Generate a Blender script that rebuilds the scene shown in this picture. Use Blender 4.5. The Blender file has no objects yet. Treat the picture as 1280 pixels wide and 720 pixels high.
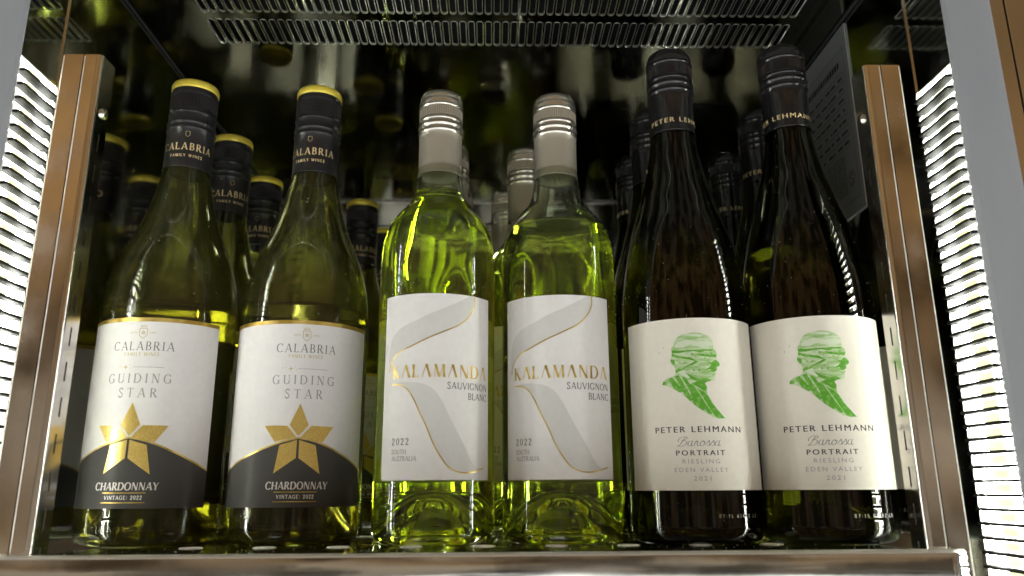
import bpy, bmesh, math, random
from math import sin, cos, pi, radians, atan2, sqrt
from mathutils import Vector, Matrix
from mathutils.geometry import tessellate_polygon
random.seed(7)
scene = bpy.context.scene
C = scene.collection

# ------------------------------------------------------------------ camera
cam_data = bpy.data.cameras.new('camera')
cam_data.sensor_width = 36
cam_data.lens = 27
cam_data.clip_start = 0.01
cam_data.clip_end = 50
cam_data.dof.use_dof = True
cam_data.dof.focus_distance = 0.485
cam_data.dof.aperture_fstop = 7.5
cam = bpy.data.objects.new('camera', cam_data)
C.objects.link(cam)
_p, _y, _r = radians(14.65), radians(1.5), radians(0.3)
fwd = Vector((sin(_y)*cos(_p), cos(_y)*cos(_p), sin(_p)))
rt = Vector((cos(_y), -sin(_y), 0))
up = rt.cross(fwd)
rt2 = rt*cos(_r) - up*sin(_r)
up2 = up*cos(_r) + rt*sin(_r)
cam.matrix_world = Matrix(((rt2.x, up2.x, -fwd.x, 0), (rt2.y, up2.y, -fwd.y, 0), (rt2.z, up2.z, -fwd.z, 0), (0, 0, 0, 1)))
scene.camera = cam

# ------------------------------------------------------------------ world: the warm brown room the fridge stands in, plus an added glow below
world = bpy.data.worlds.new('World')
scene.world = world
world.use_nodes = True
wn, wl = world.node_tree.nodes, world.node_tree.links
bg = wn['Background']
tc = wn.new('ShaderNodeTexCoord')
sep = wn.new('ShaderNodeSeparateXYZ')
wl.new(tc.outputs['Generated'], sep.inputs[0])
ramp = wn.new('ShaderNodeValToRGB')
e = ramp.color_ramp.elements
e[0].position = 0.0;  e[0].color = (2.7, 2.75, 2.7, 1)   # added bright fill from below, put in to light the labels
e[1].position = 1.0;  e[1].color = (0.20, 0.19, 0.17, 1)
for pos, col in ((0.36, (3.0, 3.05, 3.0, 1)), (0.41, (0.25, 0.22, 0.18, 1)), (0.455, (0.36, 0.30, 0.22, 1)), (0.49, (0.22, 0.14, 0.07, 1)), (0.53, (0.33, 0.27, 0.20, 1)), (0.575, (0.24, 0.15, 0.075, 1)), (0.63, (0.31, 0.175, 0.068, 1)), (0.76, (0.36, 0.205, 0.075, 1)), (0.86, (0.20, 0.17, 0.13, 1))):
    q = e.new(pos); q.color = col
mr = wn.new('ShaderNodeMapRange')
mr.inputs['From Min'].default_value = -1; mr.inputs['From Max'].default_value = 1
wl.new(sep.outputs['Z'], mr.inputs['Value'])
nz = wn.new('ShaderNodeTexNoise'); nz.inputs['Scale'].default_value = 3.2; nz.inputs['Detail'].default_value = 3
wl.new(tc.outputs['Generated'], nz.inputs['Vector'])
mx = wn.new('ShaderNodeMath'); mx.operation = 'MULTIPLY_ADD'; mx.inputs[1].default_value = 0.16; mx.inputs[2].default_value = -0.08
wl.new(nz.outputs['Fac'], mx.inputs[0])
ad = wn.new('ShaderNodeMath'); ad.operation = 'ADD'
wl.new(mr.outputs['Result'], ad.inputs[0]); wl.new(mx.outputs[0], ad.inputs[1])
wl.new(ad.outputs[0], ramp.inputs['Fac'])
nz2 = wn.new('ShaderNodeTexNoise'); nz2.inputs['Scale'].default_value = 7.0; nz2.inputs['Detail'].default_value = 2
wl.new(tc.outputs['Generated'], nz2.inputs['Vector'])
mr2 = wn.new('ShaderNodeMapRange')
mr2.inputs['From Min'].default_value = 0.42; mr2.inputs['From Max'].default_value = 0.58
mr2.inputs['To Min'].default_value = 0.3; mr2.inputs['To Max'].default_value = 1.25
wl.new(nz2.outputs['Fac'], mr2.inputs['Value'])
mul = wn.new('ShaderNodeVectorMath'); mul.operation = 'SCALE'
wl.new(ramp.outputs['Color'], mul.inputs[0]); wl.new(mr2.outputs['Result'], mul.inputs['Scale'])
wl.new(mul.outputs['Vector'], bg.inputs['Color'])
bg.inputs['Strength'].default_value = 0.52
LED_STRENGTH = 32.0

# ------------------------------------------------------------------ exposure and render settings
scene.view_settings.view_transform = 'Standard'
scene.view_settings.look = 'None'
scene.view_settings.exposure = 0.68
scene.view_settings.gamma = 1.0
cy = scene.cycles
cy.max_bounces = 22; cy.transmission_bounces = 20; cy.glossy_bounces = 10; cy.diffuse_bounces = 4
cy.transparent_max_bounces = 12
cy.sample_clamp_indirect = 60.0
cy.caustics_refractive = True; cy.caustics_reflective = True
cy.blur_glossy = 0.3
cy.use_denoising = True

# ------------------------------------------------------------------ materials
def bsdf_mat(name, color=(0.5, 0.5, 0.5), rough=0.5, metal=0.0, trans=0.0, ior=1.45, coat=0.0, coat_rough=0.05, emis=None, emis_s=0.0, spec=None, aniso=0.0):
    m = bpy.data.materials.new(name); m.use_nodes = True
    b = m.node_tree.nodes['Principled BSDF']
    b.inputs['Base Color'].default_value = (*color, 1)
    b.inputs['Roughness'].default_value = rough
    b.inputs['Metallic'].default_value = metal
    b.inputs['Transmission Weight'].default_value = trans
    b.inputs['IOR'].default_value = ior
    b.inputs['Coat Weight'].default_value = coat
    b.inputs['Coat Roughness'].default_value = coat_rough
    if spec is not None: b.inputs['Specular IOR Level'].default_value = spec
    if aniso: b.inputs['Anisotropic'].default_value = aniso
    if emis:
        b.inputs['Emission Color'].default_value = (*emis, 1)
        b.inputs['Emission Strength'].default_value = emis_s
    return m

def noise_node(m, scale, detail=3, stretch=None, rough=0.5):
    nt = m.node_tree
    t = nt.nodes.new('ShaderNodeTexCoord')
    n = nt.nodes.new('ShaderNodeTexNoise')
    n.inputs['Scale'].default_value = scale; n.inputs['Detail'].default_value = detail; n.inputs['Roughness'].default_value = rough
    if stretch:
        mp = nt.nodes.new('ShaderNodeMapping'); mp.inputs['Scale'].default_value = stretch
        nt.links.new(t.outputs['Object'], mp.inputs['Vector']); nt.links.new(mp.outputs['Vector'], n.inputs['Vector'])
    else:
        nt.links.new(t.outputs['Object'], n.inputs['Vector'])
    return n

def rough_noise(m, scale, lo, hi, f0=0.35, f1=0.7, detail=3, stretch=None):
    nt = m.node_tree; n = noise_node(m, scale, detail, stretch)
    r = nt.nodes.new('ShaderNodeMapRange')
    r.inputs['From Min'].default_value = f0; r.inputs['From Max'].default_value = f1
    r.inputs['To Min'].default_value = lo; r.inputs['To Max'].default_value = hi
    nt.links.new(n.outputs['Fac'], r.inputs['Value'])
    nt.links.new(r.outputs['Result'], nt.nodes['Principled BSDF'].inputs['Roughness'])

def color_noise(m, scale, c0, c1, f0=0.3, f1=0.7, detail=3, stretch=None):
    nt = m.node_tree; n = noise_node(m, scale, detail, stretch)
    r = nt.nodes.new('ShaderNodeValToRGB')
    r.color_ramp.elements[0].position = f0; r.color_ramp.elements[0].color = (*c0, 1)
    r.color_ramp.elements[1].position = f1; r.color_ramp.elements[1].color = (*c1, 1)
    nt.links.new(n.outputs['Fac'], r.inputs['Fac'])
    nt.links.new(r.outputs['Color'], nt.nodes['Principled BSDF'].inputs['Base Color'])

def bump_noise(m, scale, strength, dist=0.0005, detail=3, stretch=None):
    nt = m.node_tree; n = noise_node(m, scale, detail, stretch)
    b = nt.nodes.new('ShaderNodeBump')
    b.inputs['Strength'].default_value = strength; b.inputs['Distance'].default_value = dist
    nt.links.new(n.outputs['Fac'], b.inputs['Height'])
    nt.links.new(b.outputs['Normal'], nt.nodes['Principled BSDF'].inputs['Normal'])

M = {}
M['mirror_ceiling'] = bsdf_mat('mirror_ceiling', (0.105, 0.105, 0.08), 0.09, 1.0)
rough_noise(M['mirror_ceiling'], 14, 0.05, 0.12)
bump_noise(M['mirror_ceiling'], 9, 0.12, 0.002)
M['mirror_wall'] = bsdf_mat('mirror_wall', (0.66, 0.66, 0.62), 0.05, 1.0)
rough_noise(M['mirror_wall'], 20, 0.03, 0.10)
bump_noise(M['mirror_wall'], 7, 0.08, 0.0015)
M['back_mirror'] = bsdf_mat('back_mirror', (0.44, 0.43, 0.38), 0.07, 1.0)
rough_noise(M['back_mirror'], 16, 0.04, 0.12)
bump_noise(M['back_mirror'], 6, 0.10, 0.002)
M['post_steel'] = bsdf_mat('post_steel', (0.80, 0.77, 0.72), 0.12, 1.0)
rough_noise(M['post_steel'], 35, 0.07, 0.26, 0.35, 0.75, 5)
bump_noise(M['post_steel'], 30, 0.06, 0.0006)
M['bright_edge'] = bsdf_mat('bright_edge', (0.88, 0.87, 0.84), 0.18, 1.0)
M['slot_edge'] = bsdf_mat('slot_edge', (0.42, 0.42, 0.38), 0.3, 0.9)
M['highlight_satin'] = bsdf_mat('highlight_satin', (0.72, 0.70, 0.62), 0.45, 0.5)  # pale satin for the painted highlight lines on the uprights
M['lip_edge'] = bsdf_mat('lip_edge', (0.80, 0.79, 0.72), 0.3, 0.55)
M['lip_steel'] = bsdf_mat('lip_steel', (0.70, 0.68, 0.64), 0.16, 1.0)
rough_noise(M['lip_steel'], 30, 0.04, 0.16, 0.35, 0.75, 5)
bump_noise(M['lip_steel'], 14, 0.3, 0.001, 4)
M['shelf_steel'] = bsdf_mat('shelf_steel', (0.48, 0.48, 0.46), 0.10, 1.0)
rough_noise(M['shelf_steel'], 60, 0.05, 0.22, 0.4, 0.7, 5)
bump_noise(M['shelf_steel'], 25, 0.05, 0.0006)
M['lit_hole_edge'] = bsdf_mat('lit_hole_edge', (0.92, 0.91, 0.88), 0.45, 0.0, spec=0.8)  # near-white colour stands in for light on the steel hole edges
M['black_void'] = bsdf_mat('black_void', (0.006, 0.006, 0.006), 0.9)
M['jamb_plastic'] = bsdf_mat('jamb_plastic', (0.42, 0.43, 0.45), 0.55)
color_noise(M['jamb_plastic'], 25, (0.27, 0.285, 0.315), (0.315, 0.33, 0.355), 0.3, 0.7, 5, (1, 1, 0.15))
M['face_steel'] = bsdf_mat('face_steel', (0.74, 0.72, 0.69), 0.22, 1.0)
M['fin'] = bsdf_mat('fin', (0.006, 0.006, 0.005), 0.7, spec=0.05)
M['strip_housing'] = bsdf_mat('strip_housing', (0.75, 0.76, 0.72), 0.5)
M['led'] = bsdf_mat('led', (0.9, 0.9, 0.9), 0.5, emis=(0.97, 1.0, 0.93), emis_s=LED_STRENGTH)
M['led_chip'] = bsdf_mat('led_chip', (0.8, 0.78, 0.4), 0.4, emis=(0.80, 0.80, 0.42), emis_s=0.36)
M['side_fill_glow'] = bsdf_mat('side_fill_glow', (0.9, 0.9, 0.9), 0.5, emis=(0.97, 1.0, 0.93), emis_s=11.0)  # emission of the added bars on the side walls
M['rear_fill_glow'] = bsdf_mat('rear_fill_glow', (0.9, 0.9, 0.9), 0.5, emis=(0.97, 1.0, 0.93), emis_s=74.0)  # emission of the added bars in the rear corners
M['led_print'] = bsdf_mat('led_print', (0.7, 0.7, 0.68), 0.5, emis=(0.9, 0.92, 0.9), emis_s=0.42)
M['reflection_glow'] = bsdf_mat('reflection_glow', (0.9, 0.9, 0.85), 0.3, emis=(1.0, 1.0, 0.9), emis_s=1.0)
M['dust'] = bsdf_mat('dust', (0.62, 0.62, 0.58), 0.6)
M['chrome'] = bsdf_mat('chrome', (0.85, 0.85, 0.85), 0.08, 1.0)
M['plate'] = bsdf_mat('plate', (0.36, 0.375, 0.375), 0.4, 0.4)
M['plate_ink'] = bsdf_mat('plate_ink', (0.03, 0.03, 0.035), 0.5)

def glass_mat(name, color, rlo=0.0, rhi=0.06, bump=0.04, f0=0.5, f1=0.8, trans=1.0):
    m = bsdf_mat(name, color, 0.0, 0.0, trans, 1.5)
    rough_noise(m, 45, rlo, rhi, f0, f1, 5)
    bump_noise(m, 28, bump, 0.001, 2)
    return m
M['glass_olive'] = glass_mat('glass_olive', (0.46, 0.47, 0.17), 0.01, 0.24, 0.05, 0.45, 0.75, trans=0.97)
M['glass_pale'] = glass_mat('glass_pale', (0.93, 0.985, 0.84), 0.0, 0.10, 0.04, trans=0.992)
M['glass_dark'] = glass_mat('glass_dark', (0.115, 0.125, 0.04), 0.0, 0.12, 0.05)
def wine_mats(name, color):
    a = bsdf_mat(name + '_side', color, 0.0, 0.0, 1.0, 0.885)
    b = bsdf_mat(name + '_top', color, 0.0, 0.0, 1.0, 1.34)
    return a, b
M['wine_gold'] = wine_mats('wine_gold', (0.53, 0.51, 0.25))
M['wine_lime'] = wine_mats('wine_lime', (0.92, 0.98, 0.34))
M['wine_dark'] = wine_mats('wine_dark', (0.50, 0.50, 0.25))

def paper(name, col, rough=0.7):
    m = bsdf_mat(name, col, rough, spec=0.12)
    color_noise(m, 260, tuple(c*0.965 for c in col), col, 0.35, 0.65, 4)
    bump_noise(m, 500, 0.10, 0.0002, 3)
    return m
M['paper_white'] = paper('paper_white', (0.80, 0.79, 0.78))
M['paper_cream'] = paper('paper_cream', (0.80, 0.77, 0.675))
M['paper_kal'] = paper('paper_kal', (0.80, 0.79, 0.77))
M['label_black'] = paper('label_black', (0.082, 0.080, 0.076), 0.35)
M['ribbon_grey'] = paper('ribbon_grey', (0.66, 0.66, 0.635))
def gold_mat(name, c0, c1, scale=700, rough=0.3):
    m = bsdf_mat(name, c1, rough, 0.6)
    color_noise(m, scale, c0, c1, 0.38, 0.62, 2)
    bump_noise(m, scale, 0.12, 0.0002, 2)
    return m
M['gold'] = gold_mat('gold', (0.72, 0.50, 0.12), (0.92, 0.72, 0.24), 2200)
M['gold_line'] = gold_mat('gold_line', (0.50, 0.34, 0.06), (0.85, 0.66, 0.20), 90, 0.38)
M['gold_disc'] = bsdf_mat('gold_disc', (0.90, 0.74, 0.10), 0.35, 0.4)
M['gold_print'] = bsdf_mat('gold_print', (0.80, 0.64, 0.36), 0.35, 0.35)
M['ink_grey'] = bsdf_mat('ink_grey', (0.20, 0.19, 0.18), 0.7, spec=0.15)
M['ink_light'] = bsdf_mat('ink_light', (0.36, 0.35, 0.34), 0.7, spec=0.15)
M['ink_dark'] = bsdf_mat('ink_dark', (0.05, 0.05, 0.05), 0.7, spec=0.15)
M['ink_white'] = bsdf_mat('ink_white', (0.82, 0.81, 0.78), 0.7, spec=0.15)
M['ink_crest'] = bsdf_mat('ink_crest', (0.52, 0.44, 0.20), 0.4, 0.2)
M['green_dark'] = bsdf_mat('green_dark', (0.14, 0.42, 0.035), 0.5)
M['green_pale'] = bsdf_mat('green_pale', (0.50, 0.66, 0.36), 0.5)
color_noise(M['green_pale'], 330, (0.30, 0.53, 0.17), (0.62, 0.72, 0.50), 0.36, 0.62, 5, (0.5, 0.5, 2.2))
color_noise(M['green_dark'], 420, (0.10, 0.37, 0.02), (0.27, 0.55, 0.13), 0.45, 0.75, 4, (1, 1, 1))
M['green_mist'] = bsdf_mat('green_mist', (0.66, 0.74, 0.56), 0.5)
M['cap_black'] = bsdf_mat('cap_black', (0.022, 0.022, 0.024), 0.36, 0.25, coat=0.25, coat_rough=0.25)
M['cap_gloss'] = bsdf_mat('cap_gloss', (0.018, 0.018, 0.02), 0.16, 0.35, coat=0.5, coat_rough=0.1)
M['cap_silver'] = bsdf_mat('cap_silver', (0.44, 0.41, 0.335), 0.38, 0.45)
rough_noise(M['cap_silver'], 80, 0.30, 0.44)
M['cap_bead'] = bsdf_mat('cap_bead', (0.66, 0.63, 0.56), 0.25, 0.9)
M['emboss'] = bsdf_mat('emboss', (0.80, 0.82, 0.74), 0.12, 0.0, 1.0, 1.5)
M['code_ink'] = bsdf_mat('code_ink', (0.45, 0.46, 0.42), 0.5)

# ------------------------------------------------------------------ object helpers
def link(o, parent=None):
    C.objects.link(o)
    if parent is not None: o.parent = parent
    return o
def finish(name, bm, mat, parent=None, smooth=False, normals=True):
    if normals: bmesh.ops.recalc_face_normals(bm, faces=bm.faces)
    me = bpy.data.meshes.new(name)
    bm.to_mesh(me); bm.free()
    if smooth:
        for p in me.polygons: p.use_smooth = True
    for m in (mat if isinstance(mat, (tuple, list)) else (mat,)): me.materials.append(m)
    return link(bpy.data.objects.new(name, me), parent)
def thing(name, label, cat, loc=(0, 0, 0), rz=0.0, group=None):
    o = bpy.data.objects.new(name, None); o.empty_display_size = 0.02
    C.objects.link(o); o.location = loc; o.rotation_euler = (0, 0, rz)
    o['label'] = label; o['category'] = cat
    if group: o['group'] = group
    return o
def box(bm, x0, x1, y0, y1, z0, z1, bevel=0.0, seg=2):
    v = [bm.verts.new((x, y, z)) for x in (x0, x1) for y in (y0, y1) for z in (z0, z1)]
    f = [(0, 1, 3, 2), (4, 6, 7, 5), (0, 4, 5, 1), (2, 3, 7, 6), (0, 2, 6, 4), (1, 5, 7, 3)]
    fs = [bm.faces.new([v[i] for i in q]) for q in f]
    if bevel > 0:
        es = list({ed for q in fs for ed in q.edges})
        bmesh.ops.bevel(bm, geom=es, offset=bevel, segments=seg, profile=0.5, affect='EDGES')
def box_obj(name, mat, parent, *a, bevel=0.0, smooth=False, seg=2):
    bm = bmesh.new(); box(bm, *a, bevel=bevel, seg=seg)
    return finish(name, bm, mat, parent, smooth)

def slot_cell(bm, P, cx, cy_, W, H, lx, ly, t, n=7, flat=1.0):
    """a rectangular tile (half size W,H) round a stadium hole (half size lx<=ly), thickness t; P maps (a,b,d) to 3D"""
    r = lx; k = ly - r*flat
    out, rec = [], []
    for s in (1, -1):
        ca = atan2(H - k, W)
        angs = sorted(set([i*pi/(n-1) for i in range(n)] + [ca, pi - ca]))
        for a in angs:
            a2 = a if s == 1 else a + pi
            dx, dy = cos(a2), sin(a2)
            out.append((r*dx, s*k + r*flat*dy))
            tx = W/abs(dx) if abs(dx) > 1e-9 else 1e9
            ty = (H - k)/abs(dy) if abs(dy) > 1e-9 else 1e9
            q = min(tx, ty)
            rec.append((dx*q, s*k + dy*q))
    N = len(out)
    vo = [[bm.verts.new(P(cx + x, cy_ + y, d)) for x, y in out] for d in (0, t)]
    vr = [[bm.verts.new(P(cx + x, cy_ + y, d)) for x, y in rec] for d in (0, t)]
    for i in range(N):
        j = (i + 1) % N
        bm.faces.new((vo[0][i], vo[0][j], vr[0][j], vr[0][i]))
        bm.faces.new((vo[1][j], vo[1][i], vr[1][i], vr[1][j]))
        f = bm.faces.new((vo[0][j], vo[0][i], vo[1][i], vo[1][j]))
        f.material_index = 1
def flat_cell(bm, P, a0, a1, b0, b1, t):
    v = [[bm.verts.new(P(a, b, d)) for a, b in ((a0, b0), (a1, b0), (a1, b1), (a0, b1))] for d in (0, t)]
    bm.faces.new(v[0]); bm.faces.new(v[1][::-1])
    for i in range(4):
        j = (i+1) % 4
        bm.faces.new((v[0][j], v[0][i], v[1][i], v[1][j]))

# ------------------------------------------------------------------ the fridge interior
ZS = -0.031          # top of the shelf
ZC = 0.338           # ceiling
YB = 0.878           # back wall
XW = 0.262           # side walls
YM = 0.423           # where the side wall sheets begin
ZL = 0.2345          # top of the light strips
Z0 = -0.20
fridge = thing('wine_fridge', 'open steel wine fridge with mirrored walls, slotted ceiling grille and bright side light strips', 'fridge', (0, 0.4, Z0))
FO = Vector((0, 0.4, Z0))
def fpart(o): o.location = o.location - FO; return o
def fbox(name, mat, *a, parent=None, **k):
    o = box_obj(name, mat, parent or fridge, *a, **k)
    if parent is None: fpart(o)
    return o

# ceiling: two rows of lengthwise slots
bm = bmesh.new()
PX0, NSL, DX = -0.2130, 68, 0.00645
PX1 = PX0 + NSL*DX
rows = [(0.5215, 0.0205), (0.4805, 0.0205), (0.4395, 0.0205)]
Pc = lambda a, b, d: (a, b, ZC + d)
for yc, H in rows:
    for i in range(NSL):
        slot_cell(bm, Pc, PX0 + (i+0.5)*DX, yc, DX/2, H, 0.00230, 0.0160, 0.0016, 7, 0.9)
flat_cell(bm, Pc, -XW, XW, 0.542, YB, 0.0016)
flat_cell(bm, Pc, -XW, XW, 0.3730, 0.419, 0.0016)
flat_cell(bm, Pc, -XW, PX0, 0.419, 0.542, 0.0016)
flat_cell(bm, Pc, PX1, XW, 0.419, 0.542, 0.0016)
o = finish('ceiling_panel', bm, (M['mirror_ceiling'], M['slot_edge']), fridge, normals=False); fpart(o)
# rolled rims of the ceiling slots
bm = bmesh.new()
def rim_loop(bm, cx, cy_, lx, ly, z, rr=0.0006, n=6):
    k = ly - lx*0.9; pts = []
    for s in (1, -1):
        for i in range(n+1):
            a = i*pi/n + (0 if s == 1 else pi)
            pts.append((cx + lx*cos(a), cy_ + s*k + 0.9*lx*sin(a), cos(a), sin(a)))
    ring = []
    for x, y, nx, ny in pts:
        ring.append([bm.verts.new((x + nx*rr*cx_, y + ny*rr*cx_, z + rr*cz_)) for cx_, cz_ in ((0.9, 0.0), (0.2, -1.0), (-0.9, 0.2))])
    N = len(ring)
    for i in range(N):
        j = (i+1) % N
        for q in range(2):
            bm.faces.new((ring[i][q], ring[j][q], ring[j][q+1], ring[i][q+1]))
for yc, H in rows[:2]:
    for i in range(NSL):
        rim_loop(bm, PX0 + (i+0.5)*DX, yc, 0.0023, 0.0160, ZC, 0.0003)
o = finish('slot_rim', bm, M['slot_edge'], fridge, True); o['kind'] = 'stuff'; fpart(o)
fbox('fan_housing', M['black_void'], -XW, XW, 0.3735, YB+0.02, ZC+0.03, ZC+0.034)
fbox('header', M['face_steel'], -XW-0.0005, XW+0.0005, 0.3700, 0.3725, ZC+0.0005, 0.42)
fbox('ceiling_seam', M['black_void'], -XW+0.0005, -XW+0.0024, 0.374, YB-0.001, ZC-0.0012, ZC-0.0002)
fbox('ceiling_seam', M['black_void'], XW-0.0030, XW-0.0005, 0.374, YB-0.001, ZC-0.0014, ZC-0.0002)

# back wall with columns of short horizontal air slots
bm = bmesh.new()
Pb = lambda a, b, d: (b, YB + d, a)        # a runs up, b runs sideways
cols = [-0.239, -0.131, -0.023, 0.085, 0.193]
zt = ZC - 0.026; nrow = 9; dz = 0.0105; z_lo = zt - nrow*dz
for cx in cols:
    for i in range(nrow):
        slot_cell(bm, Pb, zt - (i+0.5)*dz, cx, dz/2, 0.015, 0.0009, 0.0125, 0.0015, 5)
flat_cell(bm, Pb, zt, ZC, -XW, XW, 0.0015)
flat_cell(bm, Pb, Z0, z_lo, -XW, XW, 0.0015)
xs = [-XW] + [v for c in cols for v in (c-0.015, c+0.015)] + [XW]
for i in range(0, len(xs), 2):
    if xs[i+1] - xs[i] > 1e-4: flat_cell(bm, Pb, z_lo, zt, xs[i], xs[i+1], 0.0015)
o = finish('back_wall', bm, (M['back_mirror'], M['black_void']), fridge, normals=False); fpart(o)
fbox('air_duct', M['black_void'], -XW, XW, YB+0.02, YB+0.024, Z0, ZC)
fbox('corner_trim', M['face_steel'], -XW+0.003, XW-0.003, YB-0.0018, YB-0.0002, ZC-0.0022, ZC-0.0004)

for s in (-1, 1):
    sx = lambda a, b: (min(s*a, s*b), max(s*a, s*b))
    fbox('side_wall', M['mirror_wall'], *sx(XW, XW+0.002), YM+0.0004, YB, Z0, ZC)
    fbox('front_panel', M['mirror_wall'], *sx(XW, XW+0.002), 0.386, YM-0.0012, ZL+0.0005, ZC)
    fbox('panel_edge', M['bright_edge'], *sx(XW-0.0008, XW+0.002), YM-0.0010, YM+0.0002, Z0, ZC)
    # grey plastic jamb and the polished front face with its groove
    bm = bmesh.new()
    jp = [(XW-0.0008, 0.3856), (XW-0.0008, 0.3846), (XW+0.0005, 0.3825), (XW+0.0130, 0.3708), (XW+0.0152, 0.3694), (XW+0.0165, 0.3694), (XW+0.0165, 0.3856)]
    vs = [[bm.verts.new((s*x, y, z)) for z in (Z0, 0.42)] for x, y in jp]
    for i in range(len(jp)):
        j = (i+1) % len(jp); bm.faces.new((vs[i][0], vs[j][0], vs[j][1], vs[i][1]))
    bm.faces.new([v[0] for v in vs]); bm.faces.new([v[1] for v in vs])
    fpart(finish('jamb', bm, M['jamb_plastic'], fridge))
    fbox('front_face', M['face_steel'], *sx(XW+0.0168, XW+0.0245), 0.3700, 0.3720, Z0, 0.42, bevel=0.0004)
    fbox('front_face', M['face_steel'], *sx(XW+0.0256, XW+0.16), 0.3700, 0.3720, Z0, 0.42, bevel=0.0004)
    fbox('face_groove', M['black_void'], *sx(XW+0.0167, XW+0.15), 0.3722, 0.3730, Z0, 0.42)
    fbox('outer_side', M['face_steel'], *sx(XW+0.158, XW+0.16), 0.3732, 0.9, Z0, 0.42)
    fbox('insulated_wall', M['black_void'], *sx(XW+0.012, XW+0.016), 0.386, 0.9, Z0, 0.40)
    fbox('upper_wall', M['black_void'], *sx(XW+0.0025, XW+0.0115), 0.387, 0.9, ZC-0.01, 0.375)

# light strips: fins in front of a glowing back, small parts between the fins
FIN = 0.0084
for s in (-1, 1):
    sx = lambda a, b: (min(s*a, s*b), max(s*a, s*b))
    FIN = 0.0084 if s < 0 else 0.00725
    strip = bpy.data.objects.new('light_strip', None); link(strip, fridge)
    strip.location = Vector((s*XW, 0.404, Z0)) - FO
    SO = Vector((s*XW, 0.404, Z0))
    def sbox(name, mat, *a, **k):
        o = box_obj(name, mat, strip, *a, **k); o.location = o.location - SO; return o
    sbox('diffuser', M['led'], *sx(XW+0.0030, XW+0.0040), 0.3875, 0.4215, Z0+0.002, ZL-0.0005)
    sbox('housing_side', M['strip_housing'], *sx(XW, XW+0.0045), 0.3857, 0.3873, Z0, ZL)
    sbox('housing_side', M['strip_housing'], *sx(XW+0.0005, XW+0.0045), 0.4216, 0.4226, Z0, ZL)
    sbox('housing_cap', M['strip_housing'], *sx(XW+0.0005, XW+0.0045), 0.3875, 0.4214, ZL, ZL+0.0004)
    n = int((ZL - Z0)/FIN)
    protos = None
    for i in range(n):
        z = ZL - 0.0006 - i*FIN
        if protos is None:
            f = sbox('fin', M['fin'], *sx(XW-0.0035, XW+0.0029), 0.3876, 0.4213, z-FIN, z-FIN+0.0016)
            cs = (XW+0.0020, XW+0.0029)
            a = sbox('light_chip', M['led_chip'], *sx(*cs), 0.3975, 0.4100, z-FIN+0.0020, z-0.0008)
            b = sbox('printed_panel', M['led_print'], *sx(XW+0.0022, XW+0.0029), 0.3895, 0.3955, z-FIN+0.0026, z-0.0016)
            c_ = sbox('fin_reflection', M['reflection_glow'], *sx(XW-0.0020, XW+0.0028), 0.4178, 0.4212, z-FIN+0.0018, z-0.0022, bevel=0.0006)  # glowing block standing in for the mirrored fin ends
            protos = (f, a, b, c_)
        else:
            for p in protos:
                q = p.copy(); C.objects.link(q); q.parent = strip
                q.location = p.location + Vector((0, 0, -i*FIN))

# short glowing bars added in the rear corners, hidden, to backlight the wine
for s in (-1, 1):
    sx = lambda a, b: (min(s*a, s*b), max(s*a, s*b))
    bar = fbox('added_rear_glow_bar', M['strip_housing'], *sx(XW-0.012, XW-0.001), YB-0.014, YB-0.003, ZS+0.002, 0.047)
    d = box_obj('diffuser', M['rear_fill_glow'], bar, *sx(XW-0.0155, XW-0.0125), YB-0.0160, YB-0.0045, ZS+0.004, 0.045)
    d2 = box_obj('diffuser', M['rear_fill_glow'], bar, *sx(XW-0.0120, XW-0.002), YB-0.0160, YB-0.0145, ZS+0.004, 0.045)

# slim glowing bars added on the side walls, hidden, to brighten the bottle edges
for s in (-1, 1):
    sx = lambda a, b: (min(s*a, s*b), max(s*a, s*b))
    bar = fbox('added_side_glow_bar', M['strip_housing'], *sx(XW-0.004, XW-0.0005), 0.610, 0.640, ZS+0.002, 0.122)
    box_obj('diffuser', M['side_fill_glow'], bar, *sx(XW-0.0062, XW-0.0045), 0.612, 0.638, ZS+0.004, 0.120)

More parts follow.
